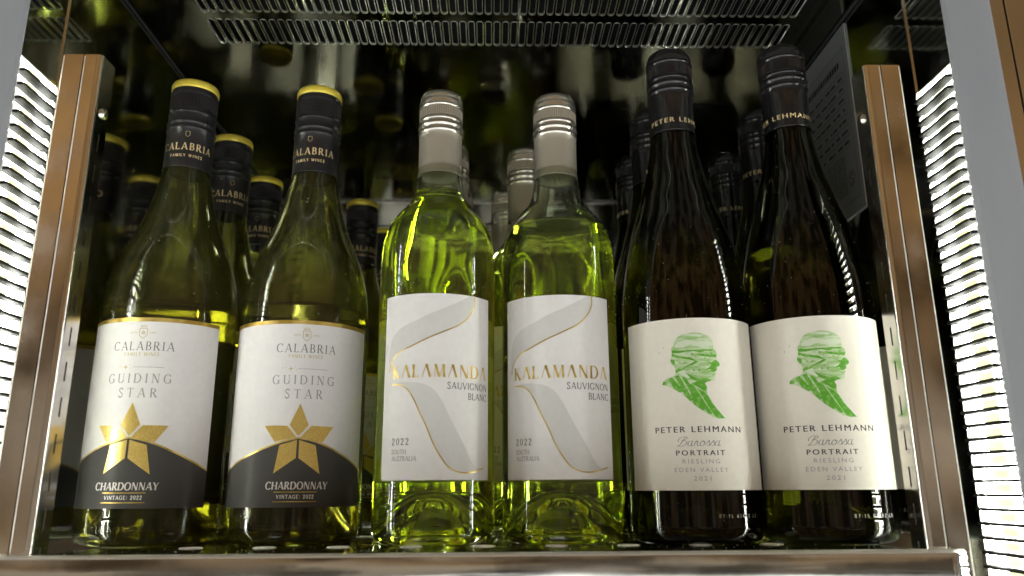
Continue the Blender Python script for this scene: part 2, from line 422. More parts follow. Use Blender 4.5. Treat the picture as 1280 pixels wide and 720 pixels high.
# slotted uprights inside the front corners
def upright(s, x0, x1, ztop):
    """x0 is the outer edge, x1 the inner (slotted) edge"""
    post = bpy.data.objects.new('slotted_upright', None); link(post, fridge)
    PO = Vector(((x0+x1)/2, 0.41, Z0)); post.location = PO - FO
    def pb(name, mat, *a, **k):
        o = box_obj(name, mat, post, *a, **k); o.location = o.location - PO; return o
    xm = x0 + (x1-x0)*0.53
    lo, hi = sorted((x0, xm - s*(-0.0003))); 
    g = 0.00035
    a0, a1 = sorted((x0, xm + s*g)); b0, b1 = sorted((xm - s*g, x1 + s*0.0028))
    pb('face_strip', M['post_steel'], a0, a1, 0.4000, 0.4018, Z0, ztop)
    pb('face_strip', M['post_steel'], b0, b1, 0.4000, 0.4018, Z0, ztop)
    for q in (xm - s*(g+0.0003), x0 - s*0.0003):
        e0, e1 = sorted((q - 0.00028, q + 0.00028)); pb('edge_highlight', M['highlight_satin'], e0, e1, 0.39985, 0.40030, Z0, ztop - 0.001)  # pale strips standing in for highlights along seam and outer edge
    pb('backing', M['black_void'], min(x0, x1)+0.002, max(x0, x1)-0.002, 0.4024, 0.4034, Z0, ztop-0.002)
    # rounded bright corner
    bm = bmesh.new(); R_ = 0.0026; cx, cyy = x1 + s*R_, 0.4000 + R_
    prof = [(cx + (-s)*R_*sin(t), cyy - R_*cos(t)) for t in [i*pi/2/8 for i in range(9)]]
    vs = [[bm.verts.new((x, y, z)) for z in (Z0, ztop)] for x, y in prof]
    for i in range(8): bm.faces.new((vs[i][0], vs[i+1][0], vs[i+1][1], vs[i][1]))
    o = finish('rounded_corner', bm, M['bright_edge'], post, True); o.location = -PO
    # slotted side sheet
    bm = bmesh.new()
    Py = lambda a, b, d: (x1 + s*d, a, b)
    y0, y1 = 0.40265, 0.4155; yc = (y0+y1)/2
    z_first, dzp = 0.1916, 0.01866
    k = int((z_first - Z0)/dzp)
    flat_cell(bm, Py, y0, y1, z_first + dzp/2, ztop, 0.0012)
    for i in range(k):
        slot_cell(bm, Py, yc-0.0006, z_first - i*dzp, (y1-y0)/2-0.0012, dzp/2, 0.00075, 0.0052, 0.0012, 5)
        z = z_first - i*dzp
    flat_cell(bm, Py, y0, yc-0.0006-((y1-y0)/2-0.0012), z_first-(k-0.5)*dzp, z_first+dzp/2, 0.0012)
    flat_cell(bm, Py, yc-0.0006+((y1-y0)/2-0.0012), y1, z_first-(k-0.5)*dzp, z_first+dzp/2, 0.0012)
    flat_cell(bm, Py, y0, y1, Z0, z_first-(k-0.5)*dzp, 0.0012)
    o = finish('slotted_side', bm, (M['post_steel'], M['bright_edge']), post, normals=False); o.location = -PO
    pb('outer_side', M['post_steel'], *sorted((x0, x0 - s*0.0012)), 0.4020, 0.4155, Z0, ztop)
    pb('top_cap', M['post_steel'], min(x0, x1)+0.0014, max(x0, x1)-0.0014, 0.4020, 0.4150, ztop-0.0016, ztop-0.0006)
    # dome-head screw
    bm = bmesh.new()
    bmesh.ops.create_uvsphere(bm, u_segments=20, v_segments=12, radius=0.0034)
    bmesh.ops.scale(bm, vec=(0.55, 1, 1), verts=bm.verts)
    bmesh.ops.translate(bm, vec=(x1 - s*0.0003, 0.4095, 0.2105), verts=bm.verts)
    o = finish('screw', bm, M['chrome'], post, True); o.location = -PO
upright(-1, -0.2468, -0.2250, 0.2435)
upright(1, 0.2400, 0.2185, 0.2412)

# rating plate riveted on the right wall: boxes and rows of small unreadable print
plate = box_obj('rating_plate', M['plate'], fridge, XW-0.0012, XW-0.0003, 0.4975, 0.610, 0.190, 0.3345, bevel=0.0)
fpart(plate)
bm = bmesh.new(); xp = XW-0.0014
def pq(y0, y1, z0, z1):
    v = [bm.verts.new((xp, y, z)) for y, z in ((y0, z0), (y1, z0), (y1, z1), (y0, z1))]; bm.faces.new(v)
def frame(y0, y1, z0, z1, t=0.0004):
    pq(y0, y1, z0, z0+t); pq(y0, y1, z1-t, z1); pq(y0, y0+t, z0+t, z1-t); pq(y1-t, y1, z0+t, z1-t)
frame(0.503, 0.604, 0.200, 0.318)
random.seed(3)
y = 0.512
while y < 0.590:
    w = random.uniform(0.002, 0.0045); pq(y, y+w, 0.3055, 0.3105); y += w + 0.0012
for z in (0.300, 0.2915, 0.283, 0.2745, 0.266, 0.2575, 0.249):
    frame(0.507, 0.600, z-0.0075, z, 0.0003)
    y = 0.510
    while y < 0.592:
        w = random.uniform(0.0025, 0.010); pq(y, y+w, z-0.0050, z-0.0030); y += w + random.uniform(0.001, 0.006)
for i in range(13):
    z = 0.238 - i*0.0024; y = 0.520
    while y < 0.590:
        w = random.uniform(0.003, 0.009); pq(y, y+w, z-0.0007, z); y += w + random.uniform(0.0008, 0.0016)
# certification ring with an S inside
yc_, zc_ = 0.5125, 0.2165
for i in range(24):
    a0, a1 = i*2*pi/24, (i+1)*2*pi/24
    v = [bm.verts.new((xp, yc_+r*cos(a), zc_+r*1.3*sin(a))) for r, a in ((0.0046, a0), (0.0046, a1), (0.0040, a1), (0.0040, a0))]
    bm.faces.new(v)
sp = [(0.0020, 0.0024), (0.0008, 0.0034), (-0.0008, 0.0034), (-0.0019, 0.0020), (-0.0010, 0.0006), (0.0010, -0.0006), (0.0019, -0.0020), (0.0008, -0.0034), (-0.0008, -0.0034), (-0.0020, -0.0024)]
for i in range(len(sp)-1):
    (a, b), (c, d) = sp[i], sp[i+1]; L = sqrt((c-a)**2+(d-b)**2); nx, ny = -(d-b)/L*0.0004, (c-a)/L*0.0004
    bm.faces.new([bm.verts.new((xp-0.00002*(i % 2), yc_-u, zc_+v_)) for u, v_ in ((a+nx, b+ny), (c+nx, d+ny), (c-nx, d-ny), (a-nx, b-ny))])
o = finish('plate_print', bm, M['plate_ink'], plate)

# lower compartment: floor under the shelf
fbox('floor_panel', M['strip_housing'], -XW, XW, 0.386, YB, Z0-0.002, Z0+0.0005)

# ------------------------------------------------------------------ perforated shelf
shelf = thing('steel_shelf', 'polished perforated steel shelf with a rounded front lip, carrying all the wine bottles', 'shelf', (0, 0.392, ZS))
SHO = Vector((0, 0.392, ZS))
bm = bmesh.new()
Ps = lambda a, b, d: (a, b, ZS - d)
SX0, SX1 = -0.2215, 0.2155
pitch, rowp = 0.0405, 0.0475
ys = [0.4515 + i*rowp for i in range(8)]
for r, yv in enumerate(ys):
    xs_ = [0.0360 + (0.5*pitch if r % 2 else 0) + k*pitch for k in range(-7, 6)]
    xs_ = [x for x in xs_ if x - pitch/2 > SX0-0.0005 and x + pitch/2 < SX1+0.0005]
    for x in xs_: slot_cell(bm, Ps, x, yv, pitch/2, rowp/2, 0.0056, 0.005601, 0.0016, 9)
    flat_cell(bm, Ps, SX0, xs_[0]-pitch/2, yv-rowp/2, yv+rowp/2, 0.0016)
    flat_cell(bm, Ps, xs_[-1]+pitch/2, SX1, yv-rowp/2, yv+rowp/2, 0.0016)
flat_cell(bm, Ps, SX0, SX1, 0.3985, ys[0]-rowp/2, 0.0016)
flat_cell(bm, Ps, SX0, SX1, ys[-1]+rowp/2, YB-0.01, 0.0016)
o = finish('shelf_plate', bm, (M['shelf_steel'], M['lit_hole_edge']), shelf, normals=False); o.location = -SHO
bmr = bmesh.new()
def hole_ring(x, yv, r0=0.0058, rr=0.00045, n=24):
    ring = []
    for i in range(n):
        a = 2*pi*i/n
        ring.append([bmr.verts.new((x+(r0+rr*u)*cos(a), yv+(r0+rr*u)*sin(a), ZS+rr*v)) for u, v in ((-1.2, -0.8), (-0.8, 0.5), (0, 1), (0.9, 0.5), (1.5, 0.02))])
    for i in range(n):
        j = (i+1) % n
        for q in range(4): bmr.faces.new((ring[i][q], ring[j][q], ring[j][q+1], ring[i][q+1]))
protoring = None
for r, yv in enumerate(ys[:5]):
    for k in range(-7, 6):
        x = 0.0360 + (0.5*pitch if r % 2 else 0) + k*pitch
        if not (x - pitch/2 > SX0-0.0005 and x + pitch/2 < SX1+0.0005): continue
        if protoring is None:
            hole_ring(0, 0.392); protoring = finish('hole_glint_ring', bmr, M['lit_hole_edge'], shelf, True)  # pale ring added so the hole rims look lit
            for vtx in protoring.data.vertices: vtx.co -= SHO
            q = protoring
        else:
            q = protoring.copy(); C.objects.link(q); q.parent = shelf
        q.location = Vector((x, yv-0.392, 0))
# front lip: rolled top edge, polished face with rounded ends, returned under
bm = bmesh.new()
LX0, LX1 = -0.2455, 0.2325
prof = [(0.3990, ZS-0.0002), (0.3955, ZS+0.0006), (0.3940, ZS+0.0012)]
for i in range(9):
    a = pi/2 + i*pi/2/8*1.0
    prof.append((0.3940 + 0.0022*cos(a), ZS-0.0010 + 0.0022*sin(a)))
prof += [(0.3918, ZS-0.006), (0.3918, ZS-0.034), (0.3935, ZS-0.0355), (0.402, ZS-0.0355)]
NX = 60
cols_ = []
for i in range(NX+1):
    x = LX0 + (LX1-LX0)*i/NX
    cols_.append([bm.verts.new((x, y, z)) for y, z in prof])
for i in range(NX):
    for j in range(len(prof)-1):
        f = bm.faces.new((cols_[i][j], cols_[i+1][j], cols_[i+1][j+1], cols_[i][j+1]))
        f.material_index = 1 if j < 10 else 0
for cidx in (0, NX): bm.faces.new(cols_[cidx])
o = finish('front_lip', bm, (M['lip_steel'], M['lip_edge']), shelf, False); o.location = -SHO
for p in o.data.polygons: p.use_smooth = len(p.vertices) == 4

# ------------------------------------------------------------------ printing on curved surfaces
def fm():  # flat mesh collector in millimetres
    return bmesh.new()
_k = [0]
def add_poly(bm, pts, z=None):
    if z is None:
        _k[0] = (_k[0] + 1) % 12; z = _k[0]*0.004
    vs = [bm.verts.new((x, y, z)) for x, y in pts]
    if len(vs) == 4 and False: bm.faces.new(vs); return
    tri = tessellate_polygon([[Vector((x, y, 0)) for x, y in pts]])
    for t in tri:
        a, b, c = [vs[i] for i in t]
        if ((b.co-a.co).cross(c.co-a.co)).length > 1e-9:
            try: bm.faces.new((a, b, c))
            except ValueError: pass
def add_rect(bm, x0, x1, y0, y1, z=None): add_poly(bm, [(x0, y0), (x1, y0), (x1, y1), (x0, y1)], z)
def add_path(bm, pts, w, z=None):
    """ribbon of constant or varying width along a polyline, mitred"""
    n = len(pts); ws = w if isinstance(w, (list, tuple)) else [w]*n
    L, R = [], []
    for i in range(n):
        a = pts[max(0, i-1)]; b = pts[min(n-1, i+1)]
        dx, dy = b[0]-a[0], b[1]-a[1]; q = sqrt(dx*dx+dy*dy) or 1
        nx, ny = -dy/q, dx/q
        L.append((pts[i][0]+nx*ws[i]/2, pts[i][1]+ny*ws[i]/2)); R.append((pts[i][0]-nx*ws[i]/2, pts[i][1]-ny*ws[i]/2))
    if z is None:
        _k[0] = (_k[0] + 1) % 12; z = _k[0]*0.004
    vl = [bm.verts.new((x, y, z)) for x, y in L]; vr = [bm.verts.new((x, y, z)) for x, y in R]
    for i in range(n-1): bm.faces.new((vr[i], vr[i+1], vl[i+1], vl[i]))
def smooth_pts(pts, n=6):
    """Hermite curve through the points, tangents weighted by chord length so that long straight runs never overshoot"""
    m = len(pts); d = [max(1e-6, sqrt((pts[i+1][0]-pts[i][0])**2 + (pts[i+1][1]-pts[i][1])**2)) for i in range(m-1)]
    T = []
    for i in range(m):
        if i == 0: T.append(tuple((pts[1][k]-pts[0][k])/d[0] for k in (0, 1)))
        elif i == m-1: T.append(tuple((pts[-1][k]-pts[-2][k])/d[-1] for k in (0, 1)))
        else:
            a, b = d[i-1], d[i]
            T.append(tuple(((pts[i][k]-pts[i-1][k])/a*b + (pts[i+1][k]-pts[i][k])/b*a)/(a+b) for k in (0, 1)))
    out = []
    for i in range(m-1):
        for q in range(n):
            t = q/n; h = d[i]
            out.append(tuple((2*t**3-3*t*t+1)*pts[i][k] + (t**3-2*t*t+t)*h*T[i][k] + (-2*t**3+3*t*t)*pts[i+1][k] + (t**3-t*t)*h*T[i+1][k] for k in (0, 1)))
    out.append(pts[-1]); return out
def wrap(name, bm, R, off, mat, parent, step=2.0, rz=0.0):
    """bend the flat millimetre mesh round a cylinder of radius R (metres); u=0 faces -Y"""
    if bm.verts:
        us = [v.co.x for v in bm.verts]; lo, hi = min(us), max(us)
        u = math.floor(lo/step)*step + step
        while u < hi:
            geo = bm.verts[:] + bm.edges[:] + bm.faces[:]
            bmesh.ops.bisect_plane(bm, geom=geo, plane_co=(u, 0, 0), plane_no=(1, 0, 0), dist=1e-5)
            u += step
    for v in bm.verts:
        a = v.co.x*0.001/R + rz; r = R + off + v.co.z*0.001
        v.co = (r*sin(a), -r*cos(a), v.co.y*0.001)
    for f in bm.faces:
        f.normal_update(); c = f.calc_center_median()
        if f.normal.x*c.x + f.normal.y*c.y < 0: f.normal_flip()
    return finish(name, bm, mat, parent, False, normals=False)

def sans(bm, text, cx, cy_, w, h, space=1.0, shear=0.0, align='C', z=None, bold=0.0):
    cu = bpy.data.curves.new('lettering', 'FONT'); cu.body = text; cu.size = 1.0
    cu.space_character = space; cu.shear = shear; cu.offset = bold; cu.resolution_u = 3
    ob = bpy.data.objects.new('lettering', cu); C.objects.link(ob)
    dg = bpy.context.evaluated_depsgraph_get()
    me = bpy.data.meshes.new_from_object(ob.evaluated_get(dg))
    xs = [v.co.x for v in me.vertices]; ys_ = [v.co.y for v in me.vertices]
    x0, x1, y0, y1 = min(xs), max(xs), min(ys_), max(ys_)
    s = w/(x1-x0); t = h/(y1-y0)
    ox = cx - w/2 if align == 'C' else (cx - w if align == 'R' else cx)
    if z is None: _k[0] = (_k[0]+1) % 12; z = _k[0]*0.004
    vs = [bm.verts.new(((v.co.x-x0)*s+ox, (v.co.y-y0)*t + cy_ - h/2, z)) for v in me.vertices]
    for p in me.polygons:
        try: bm.faces.new([vs[i] for i in p.vertices])
        except ValueError: pass
    bpy.data.objects.remove(ob); bpy.data.curves.remove(cu); bpy.data.meshes.remove(me)

# a small roman capital alphabet: L x0 y0 x1 y1 thickness; A cx cy rx ry from to; S serif x y
G = {
'A': (0.86, [('L', 0.08, 0, 0.43, 1, 't'), ('L', 0.43, 1, 0.78, 0, 'T'), ('B', 0.21, 0.33, 0.66, 0.33, 't'), ('S', 0.08, 0), ('S', 0.78, 0)]),
'B': (0.68, [('L', 0.14, 0, 0.14, 1, 'T'), ('A', 0.30, 0.755, 0.24, 0.225, -90, 90), ('A', 0.32, 0.27, 0.28, 0.25, -90, 90), ('L', 0.05, 0.98, 0.30, 0.98, 't'), ('L', 0.14, 0.525, 0.32, 0.525, 't'), ('L', 0.05, 0.02, 0.32, 0.02, 't')]),
'C': (0.84, [('A', 0.45, 0.5, 0.38, 0.49, 48, 312), ('L', 0.735, 0.98, 0.735, 0.74, 't'), ('L', 0.735, 0.02, 0.735, 0.2, 't')]),
'D': (0.88, [('L', 0.14, 0, 0.14, 1, 'T'), ('A', 0.36, 0.5, 0.42, 0.48, -90, 90), ('L', 0.05, 0.98, 0.36, 0.98, 't'), ('L', 0.05, 0.02, 0.36, 0.02, 't')]),
'E': (0.66, [('L', 0.14, 0, 0.14, 1, 'T'), ('L', 0.05, 0.98, 0.56, 0.98, 't'), ('L', 0.14, 0.52, 0.46, 0.52, 't'), ('L', 0.05, 0.02, 0.60, 0.02, 't'), ('L', 0.56, 1.0, 0.56, 0.84, 't'), ('L', 0.60, 0, 0.60, 0.17, 't')]),
'F': (0.62, [('L', 0.14, 0, 0.14, 1, 'T'), ('L', 0.05, 0.98, 0.56, 0.98, 't'), ('L', 0.14, 0.50, 0.46, 0.50, 't'), ('L', 0.56, 1.0, 0.56, 0.82, 't'), ('S', 0.14, 0)]),
'G': (0.90, [('A', 0.45, 0.5, 0.38, 0.49, 48, 318), ('L', 0.735, 0.98, 0.735, 0.74, 't'), ('L', 0.74, 0.06, 0.74, 0.42, 'T'), ('S', 0.74, 0.42)]),
'H': (0.88, [('L', 0.14, 0, 0.14, 1, 'T'), ('L', 0.74, 0, 0.74, 1, 'T'), ('L', 0.14, 0.51, 0.74, 0.51, 't'), ('S', 0.14, 0), ('S', 0.14, 1), ('S', 0.74, 0), ('S', 0.74, 1)]),
'I': (0.32, [('L', 0.16, 0, 0.16, 1, 'T'), ('S', 0.16, 0), ('S', 0.16, 1)]),
'K': (0.78, [('L', 0.14, 0, 0.14, 1, 'T'), ('L', 0.14, 0.42, 0.64, 1, 't'), ('L', 0.30, 0.58, 0.72, 0, 'T'), ('S', 0.14, 0), ('S', 0.14, 1)]),
'L': (0.64, [('L', 0.14, 0, 0.14, 1, 'T'), ('L', 0.05, 0.02, 0.58, 0.02, 't'), ('L', 0.58, 0, 0.58, 0.18, 't'), ('S', 0.14, 1)]),
'M': (1.04, [('L', 0.12, 0, 0.18, 1, 't'), ('L', 0.18, 1, 0.52, 0.02, 'T'), ('L', 0.52, 0.02, 0.86, 1, 't'), ('L', 0.86, 1, 0.92, 0, 'T'), ('S', 0.12, 0), ('S', 0.92, 0)]),
'N': (0.90, [('L', 0.14, 0, 0.14, 1, 't'), ('L', 0.14, 1, 0.76, 0, 'T'), ('L', 0.76, 0, 0.76, 1, 't'), ('S', 0.14, 0), ('S', 0.10, 1), ('S', 0.76, 1)]),
'O': (0.92, [('A', 0.46, 0.5, 0.38, 0.49, 0, 360)]),
'R': (0.78, [('L', 0.14, 0, 0.14, 1, 'T'), ('A', 0.32, 0.745, 0.24, 0.235, -90, 90), ('L', 0.05, 0.98, 0.32, 0.98, 't'), ('L', 0.14, 0.51, 0.32, 0.51, 't'), ('L', 0.34, 0.51, 0.70, 0, 'T'), ('S', 0.14, 0), ('S', 0.70, 0)]),
'S': (0.60, [('P', [(0.50, 0.80), (0.44, 0.95), (0.28, 0.985), (0.13, 0.90), (0.11, 0.74), (0.22, 0.60), (0.38, 0.47), (0.50, 0.33), (0.49, 0.13), (0.32, 0.015), (0.15, 0.05), (0.08, 0.22)]), ('L', 0.50, 0.98, 0.50, 0.78, 't'), ('L', 0.08, 0.02, 0.08, 0.24, 't')]),
'T': (0.74, [('L', 0.37, 0, 0.37, 1, 'T'), ('L', 0.04, 0.98, 0.70, 0.98, 't'), ('L', 0.04, 1.0, 0.04, 0.82, 't'), ('L', 0.70, 1.0, 0.70, 0.82, 't'), ('S', 0.37, 0)]),
'U': (0.84, [('L', 0.14, 1, 0.14, 0.32, 'T'), ('A', 0.42, 0.32, 0.28, 0.31, 180, 360), ('L', 0.70, 1, 0.70, 0.32, 't'), ('S', 0.14, 1), ('S', 0.70, 1)]),
'V': (0.82, [('L', 0.06, 1, 0.41, 0, 'T'), ('L', 0.41, 0, 0.76, 1, 't'), ('S', 0.06, 1), ('S', 0.76, 1)]),
'W': (1.16, [('L', 0.06, 1, 0.34, 0, 'T'), ('L', 0.34, 0, 0.58, 1, 't'), ('L', 0.58, 1, 0.84, 0, 'T'), ('L', 0.84, 0, 1.10, 1, 't'), ('S', 0.06, 1), ('S', 1.10, 1)]),
'Y': (0.78, [('L', 0.06, 1, 0.39, 0.46, 'T'), ('L', 0.39, 0.46, 0.72, 1, 't'), ('L', 0.39, 0.48, 0.39, 0, 'T'), ('S', 0.39, 0), ('S', 0.06, 1), ('S', 0.72, 1)]),
'0': (0.66, [('A', 0.33, 0.5, 0.24, 0.49, 0, 360)]),
'1': (0.40, [('L', 0.22, 0, 0.22, 1, 'T'), ('L', 0.06, 0.82, 0.22, 0.99, 't'), ('S', 0.22, 0)]),
'2': (0.62, [('P', [(0.10, 0.74), (0.16, 0.92), (0.30, 0.985), (0.46, 0.90), (0.48, 0.72), (0.38, 0.50), (0.22, 0.28), (0.08, 0.06)]), ('L', 0.07, 0.03, 0.55, 0.03, 'T')]),
'3': (0.60, [('P', [(0.10, 0.90), (0.28, 0.985), (0.46, 0.84), (0.44, 0.62), (0.24, 0.53), (0.46, 0.46), (0.52, 0.24), (0.36, 0.03), (0.10, 0.06)])]),
'4': (0.66, [('L', 0.46, 0, 0.46, 1, 'T'), ('L', 0.46, 1, 0.06, 0.3, 't'), ('L', 0.06, 0.3, 0.62, 0.3, 't')]),
'5': (0.60, [('P', [(0.50, 0.97), (0.16, 0.97), (0.13, 0.58), (0.34, 0.60), (0.50, 0.42), (0.48, 0.16), (0.28, 0.02), (0.08, 0.10)])]),
'6': (0.64, [('A', 0.32, 0.30, 0.24, 0.29, 0, 360), ('P', [(0.50, 0.98), (0.28, 0.86), (0.12, 0.62), (0.08, 0.34)])]),
'7': (0.60, [('L', 0.06, 0.97, 0.54, 0.97, 'T'), ('L', 0.54, 0.97, 0.20, 0, 'T')]),
'9': (0.64, [('A', 0.32, 0.70, 0.24, 0.29, 0, 360), ('P', [(0.14, 0.02), (0.36, 0.14), (0.52, 0.38), (0.56, 0.66)])]),
'Q': (0.92, [('A', 0.46, 0.5, 0.38, 0.49, 0, 360), ('L', 0.5, 0.2, 0.86, -0.06, 'T')]),
':': (0.30, [('L', 0.15, 0.12, 0.15, 0.26, 'T'), ('L', 0.15, 0.62, 0.15, 0.76, 'T')]),
' ': (0.42, []),
}
def roman(bm, text, cx, cy_, w, h, T=0.13, t=0.045, serif=0.22, crossbar=True, align='C', italic=0.0):
    nat = sum(G[c][0] for c in text)*h*0.92
    track = (w - nat)/max(1, len(text)-1)
    sc = 1.0
    if track < -0.05*h: sc = (w - 0.02*h*(len(text)-1))/nat; track = 0.02*h
    x = cx - w/2 if align == 'C' else (cx - w if align == 'R' else cx)
    y0 = cy_ - h/2
    for c in text:
        adv, st = G[c]; k = h*0.92*sc
        tr = lambda px, py: (x + px*k + italic*py*h, y0 + py*h)
        for s in st:
            if s[0] == 'B' and not crossbar: continue
            if s[0] in 'LB':
                wd = (T if s[5] == 'T' else t)*h
                a, b = tr(s[1], s[2]), tr(s[3], s[4])
                if serif == 0 and s[5] == 'T':   # flared stems
                    m = ((a[0]+b[0])/2, (a[1]+b[1])/2)
                    add_path(bm, [a, m, b], [wd*1.25, wd*0.85, wd*1.25])
                else: add_path(bm, [a, b], wd)
            elif s[0] == 'A':
                n = max(8, int(abs(s[6]-s[5])/14)); P_, W_ = [], []
                for i in range(n+1):
                    q = radians(s[5] + (s[6]-s[5])*i/n)
                    P_.append(tr(s[1]+s[3]*cos(q), s[2]+s[4]*sin(q))); W_.append((t + (T-t)*abs(cos(q))**1.3)*h)
                add_path(bm, P_, W_)
            elif s[0] == 'P':
                P_ = smooth_pts(s[1], 3); W_ = []
                for i in range(len(P_)):
                    a = P_[max(0, i-1)]; b = P_[min(len(P_)-1, i+1)]
                    d = abs(b[1]-a[1])/(sqrt((b[0]-a[0])**2+(b[1]-a[1])**2) or 1)
                    W_.append((t*1.1 + (T-t)*(d if c != 'S' else 1-0.6*d))*h)
                add_path(bm, [tr(*p) for p in P_], W_)
            elif s[0] == 'S' and serif > 0:
                px, py = tr(s[1], s[2]); hw = serif*h/2; th = t*h*0.9
                sy = py if s[2] < 0.5 else py - th
                add_rect(bm, px-hw, px+hw, sy, sy+th)
        x += adv*k + track

# flowing script for the one handwritten word
def sans_bold(bm, text, cx, cy_, w, h, space=1.0, d=0.09):
    sans(bm, text, cx-d, cy_, w, h, space); sans(bm, text, cx+d, cy_, w, h, space)
def script_word(bm, cx, cy_, w, h):
    S = []
    S.append([(0.02, 0.45), (0.0, 0.62), (0.06, 0.80), (0.20, 0.95), (0.34, 0.98), (0.40, 0.86), (0.30, 0.66), (0.16, 0.56)])
    S.append([(0.30, 0.92), (0.22, 0.60), (0.12, 0.22), (0.04, 0.04), (-0.02, 0.06)])
    S.append([(0.18, 0.56), (0.34, 0.54), (0.40, 0.40), (0.34, 0.16), (0.20, 0.02), (0.06, 0.04), (0.0, 0.14)])
    def a_(x): 
        return [[(x+0.16, 0.50), (x+0.07, 0.54), (x, 0.34), (x+0.02, 0.08), (x+0.10, 0.06), (x+0.17, 0.36)], [(x+0.20, 0.56), (x+0.15, 0.18), (x+0.18, 0.03), (x+0.26, 0.14)]]
    def r_(x): return [[(x, 0.10), (x+0.06, 0.50), (x+0.10, 0.54), (x+0.08, 0.44), (x+0.14, 0.50), (x+0.13, 0.16), (x+0.16, 0.03), (x+0.24, 0.14)]]
    def o_(x): return [[(x+0.10, 0.54), (x+0.01, 0.36), (x+0.01, 0.10), (x+0.09, 0.03), (x+0.18, 0.22), (x+0.17, 0.48), (x+0.10, 0.54), (x+0.16, 0.40), (x+0.26, 0.44)]]
    def s_(x): return [[(x-0.04, 0.12), (x+0.06, 0.40), (x+0.11, 0.58), (x+0.14, 0.40), (x+0.15, 0.14), (x+0.08, 0.03), (x+0.02, 0.08)], [(x+0.12, 0.05), (x+0.2, 0.14)]]
    x = 0.46; S += a_(x); x += 0.28; S += r_(x); x += 0.26; S += o_(x); x += 0.27; S += s_(x); x += 0.21; S += s_(x); x += 0.21; S += a_(x); x += 0.26
    k = w/x
    for st in S:
        P_ = smooth_pts([(cx - w/2 + px*k + 0.16*py*h, cy_ - h*0.35 + py*h) for px, py in st], 4)
        W_ = []
        for i in range(len(P_)):
            a = P_[max(0, i-1)]; b = P_[min(len(P_)-1, i+1)]; dy = (b[1]-a[1])/(sqrt((b[0]-a[0])**2+(b[1]-a[1])**2) or 1)
            W_.append(0.16 + 0.26*abs(dy)**2)
        add_path(bm, P_, W_)

# ------------------------------------------------------------------ bottles
def lathe_mesh(name, prof, mats, seg=72, matidx=None, parent=None):
    bm = bmesh.new(); rings = []
    for r, z in prof:
        if r < 1e-6: rings.append([bm.verts.new((0, 0, z*0.001))])
        else: rings.append([bm.verts.new((r*0.001*cos(2*pi*i/seg), r*0.001*sin(2*pi*i/seg), z*0.001)) for i in range(seg)])
    for q in range(len(rings)-1):
        A, B = rings[q], rings[q+1]
        for i in range(seg):
            j = (i+1) % seg
            if len(A) == 1 and len(B) == 1: continue
            if len(A) == 1: f = bm.faces.new((A[0], B[j], B[i]))
            elif len(B) == 1: f = bm.faces.new((A[i], A[j], B[0]))
            else: f = bm.faces.new((A[i], A[j], B[j], B[i]))
            if matidx: f.material_index = matidx[q]
    return finish(name, bm, mats, parent, True, normals=False)
def interp(prof, z):
    for (r0, z0), (r1, z1) in zip(prof, prof[1:]):
        if z0 <= z <= z1 and z1 > z0: return r0 + (r1-r0)*(z-z0)/(z1-z0)
    return prof[-1][0]
def refine(prof, n=4):
    return smooth_pts(prof, n)

PROFILES = {
 'burgundy': dict(side=[(41, 9), (41, 11), (41, 14), (41, 60), (41, 112), (41, 122), (41, 127), (40.9, 138), (40.2, 148), (39.6, 156), (37.6, 166), (34.9, 176), (31.0, 186), (27.0, 195), (23.3, 205), (20.4, 215), (18.0, 226), (16.1, 235), (14.9, 242), (14.3, 254), (14.0, 266), (14.0, 296)], R=41, punt=(25, 30)),
 'bordeaux': dict(side=[(37, 9), (37, 11), (37, 14), (37, 60), (37, 150), (37, 160), (37, 166), (36.7, 176), (35.6, 187), (33.0, 196), (29.4, 202.5), (24.8, 208.5), (20.2, 214), (17.3, 219.5), (15.9, 226), (15.1, 233), (14.2, 244), (13.8, 255), (13.8, 288)], R=37, punt=(27, 26)),
 'flute': dict(side=[(39.5, 9), (39.5, 11), (39.5, 14), (39.5, 60), (39.5, 116), (39.5, 124), (39.5, 129), (39.2, 140), (38.2, 155), (35.9, 170), (33.6, 182), (30.2, 196), (26.8, 207), (23.6, 219), (19.8, 233), (16.9, 248), (15.0, 261), (14.4, 274), (14.1, 292), (14.0, 318)], R=39.5, punt=(26, 20)),
}
def bottle_body(kind, glass, parent):
    P = PROFILES[kind]; R = P['R']; pr, ph = P['punt']
    base = [(0, ph), (pr*0.3, ph*0.94), (pr*0.6, ph*0.68), (pr*0.85, ph*0.3), (pr, 4), (R-9, 0.8), (R-6.5, 0.1), (R-4, 0.8), (R-1.6, 3.0), (R-0.4, 6)]
    outer = [(0, ph), (pr*0.15, ph*0.985)] + smooth_pts(base[1:] + P['side'], 3)
    return lathe_mesh('glass_body', outer, glass, parent=parent), outer
def inner_profile(kind):
    P = PROFILES[kind]; R = P['R']; pr, ph = P['punt']; t = 2.8
    base = [(0, ph+4), (pr*0.35, ph*0.94+4), (pr*0.7, ph*0.68+3.5), (pr*0.95, ph*0.3+3.5), (pr+3, 7.0), (R-7, 5.5), (R-4.5, 7.5), (R-3.1, 11.5)]
    side = [(r-t, max(z, 14)) for r, z in P['side'] if z > 12]
    return [(0, ph+4)] + smooth_pts(base[1:] + side, 3)
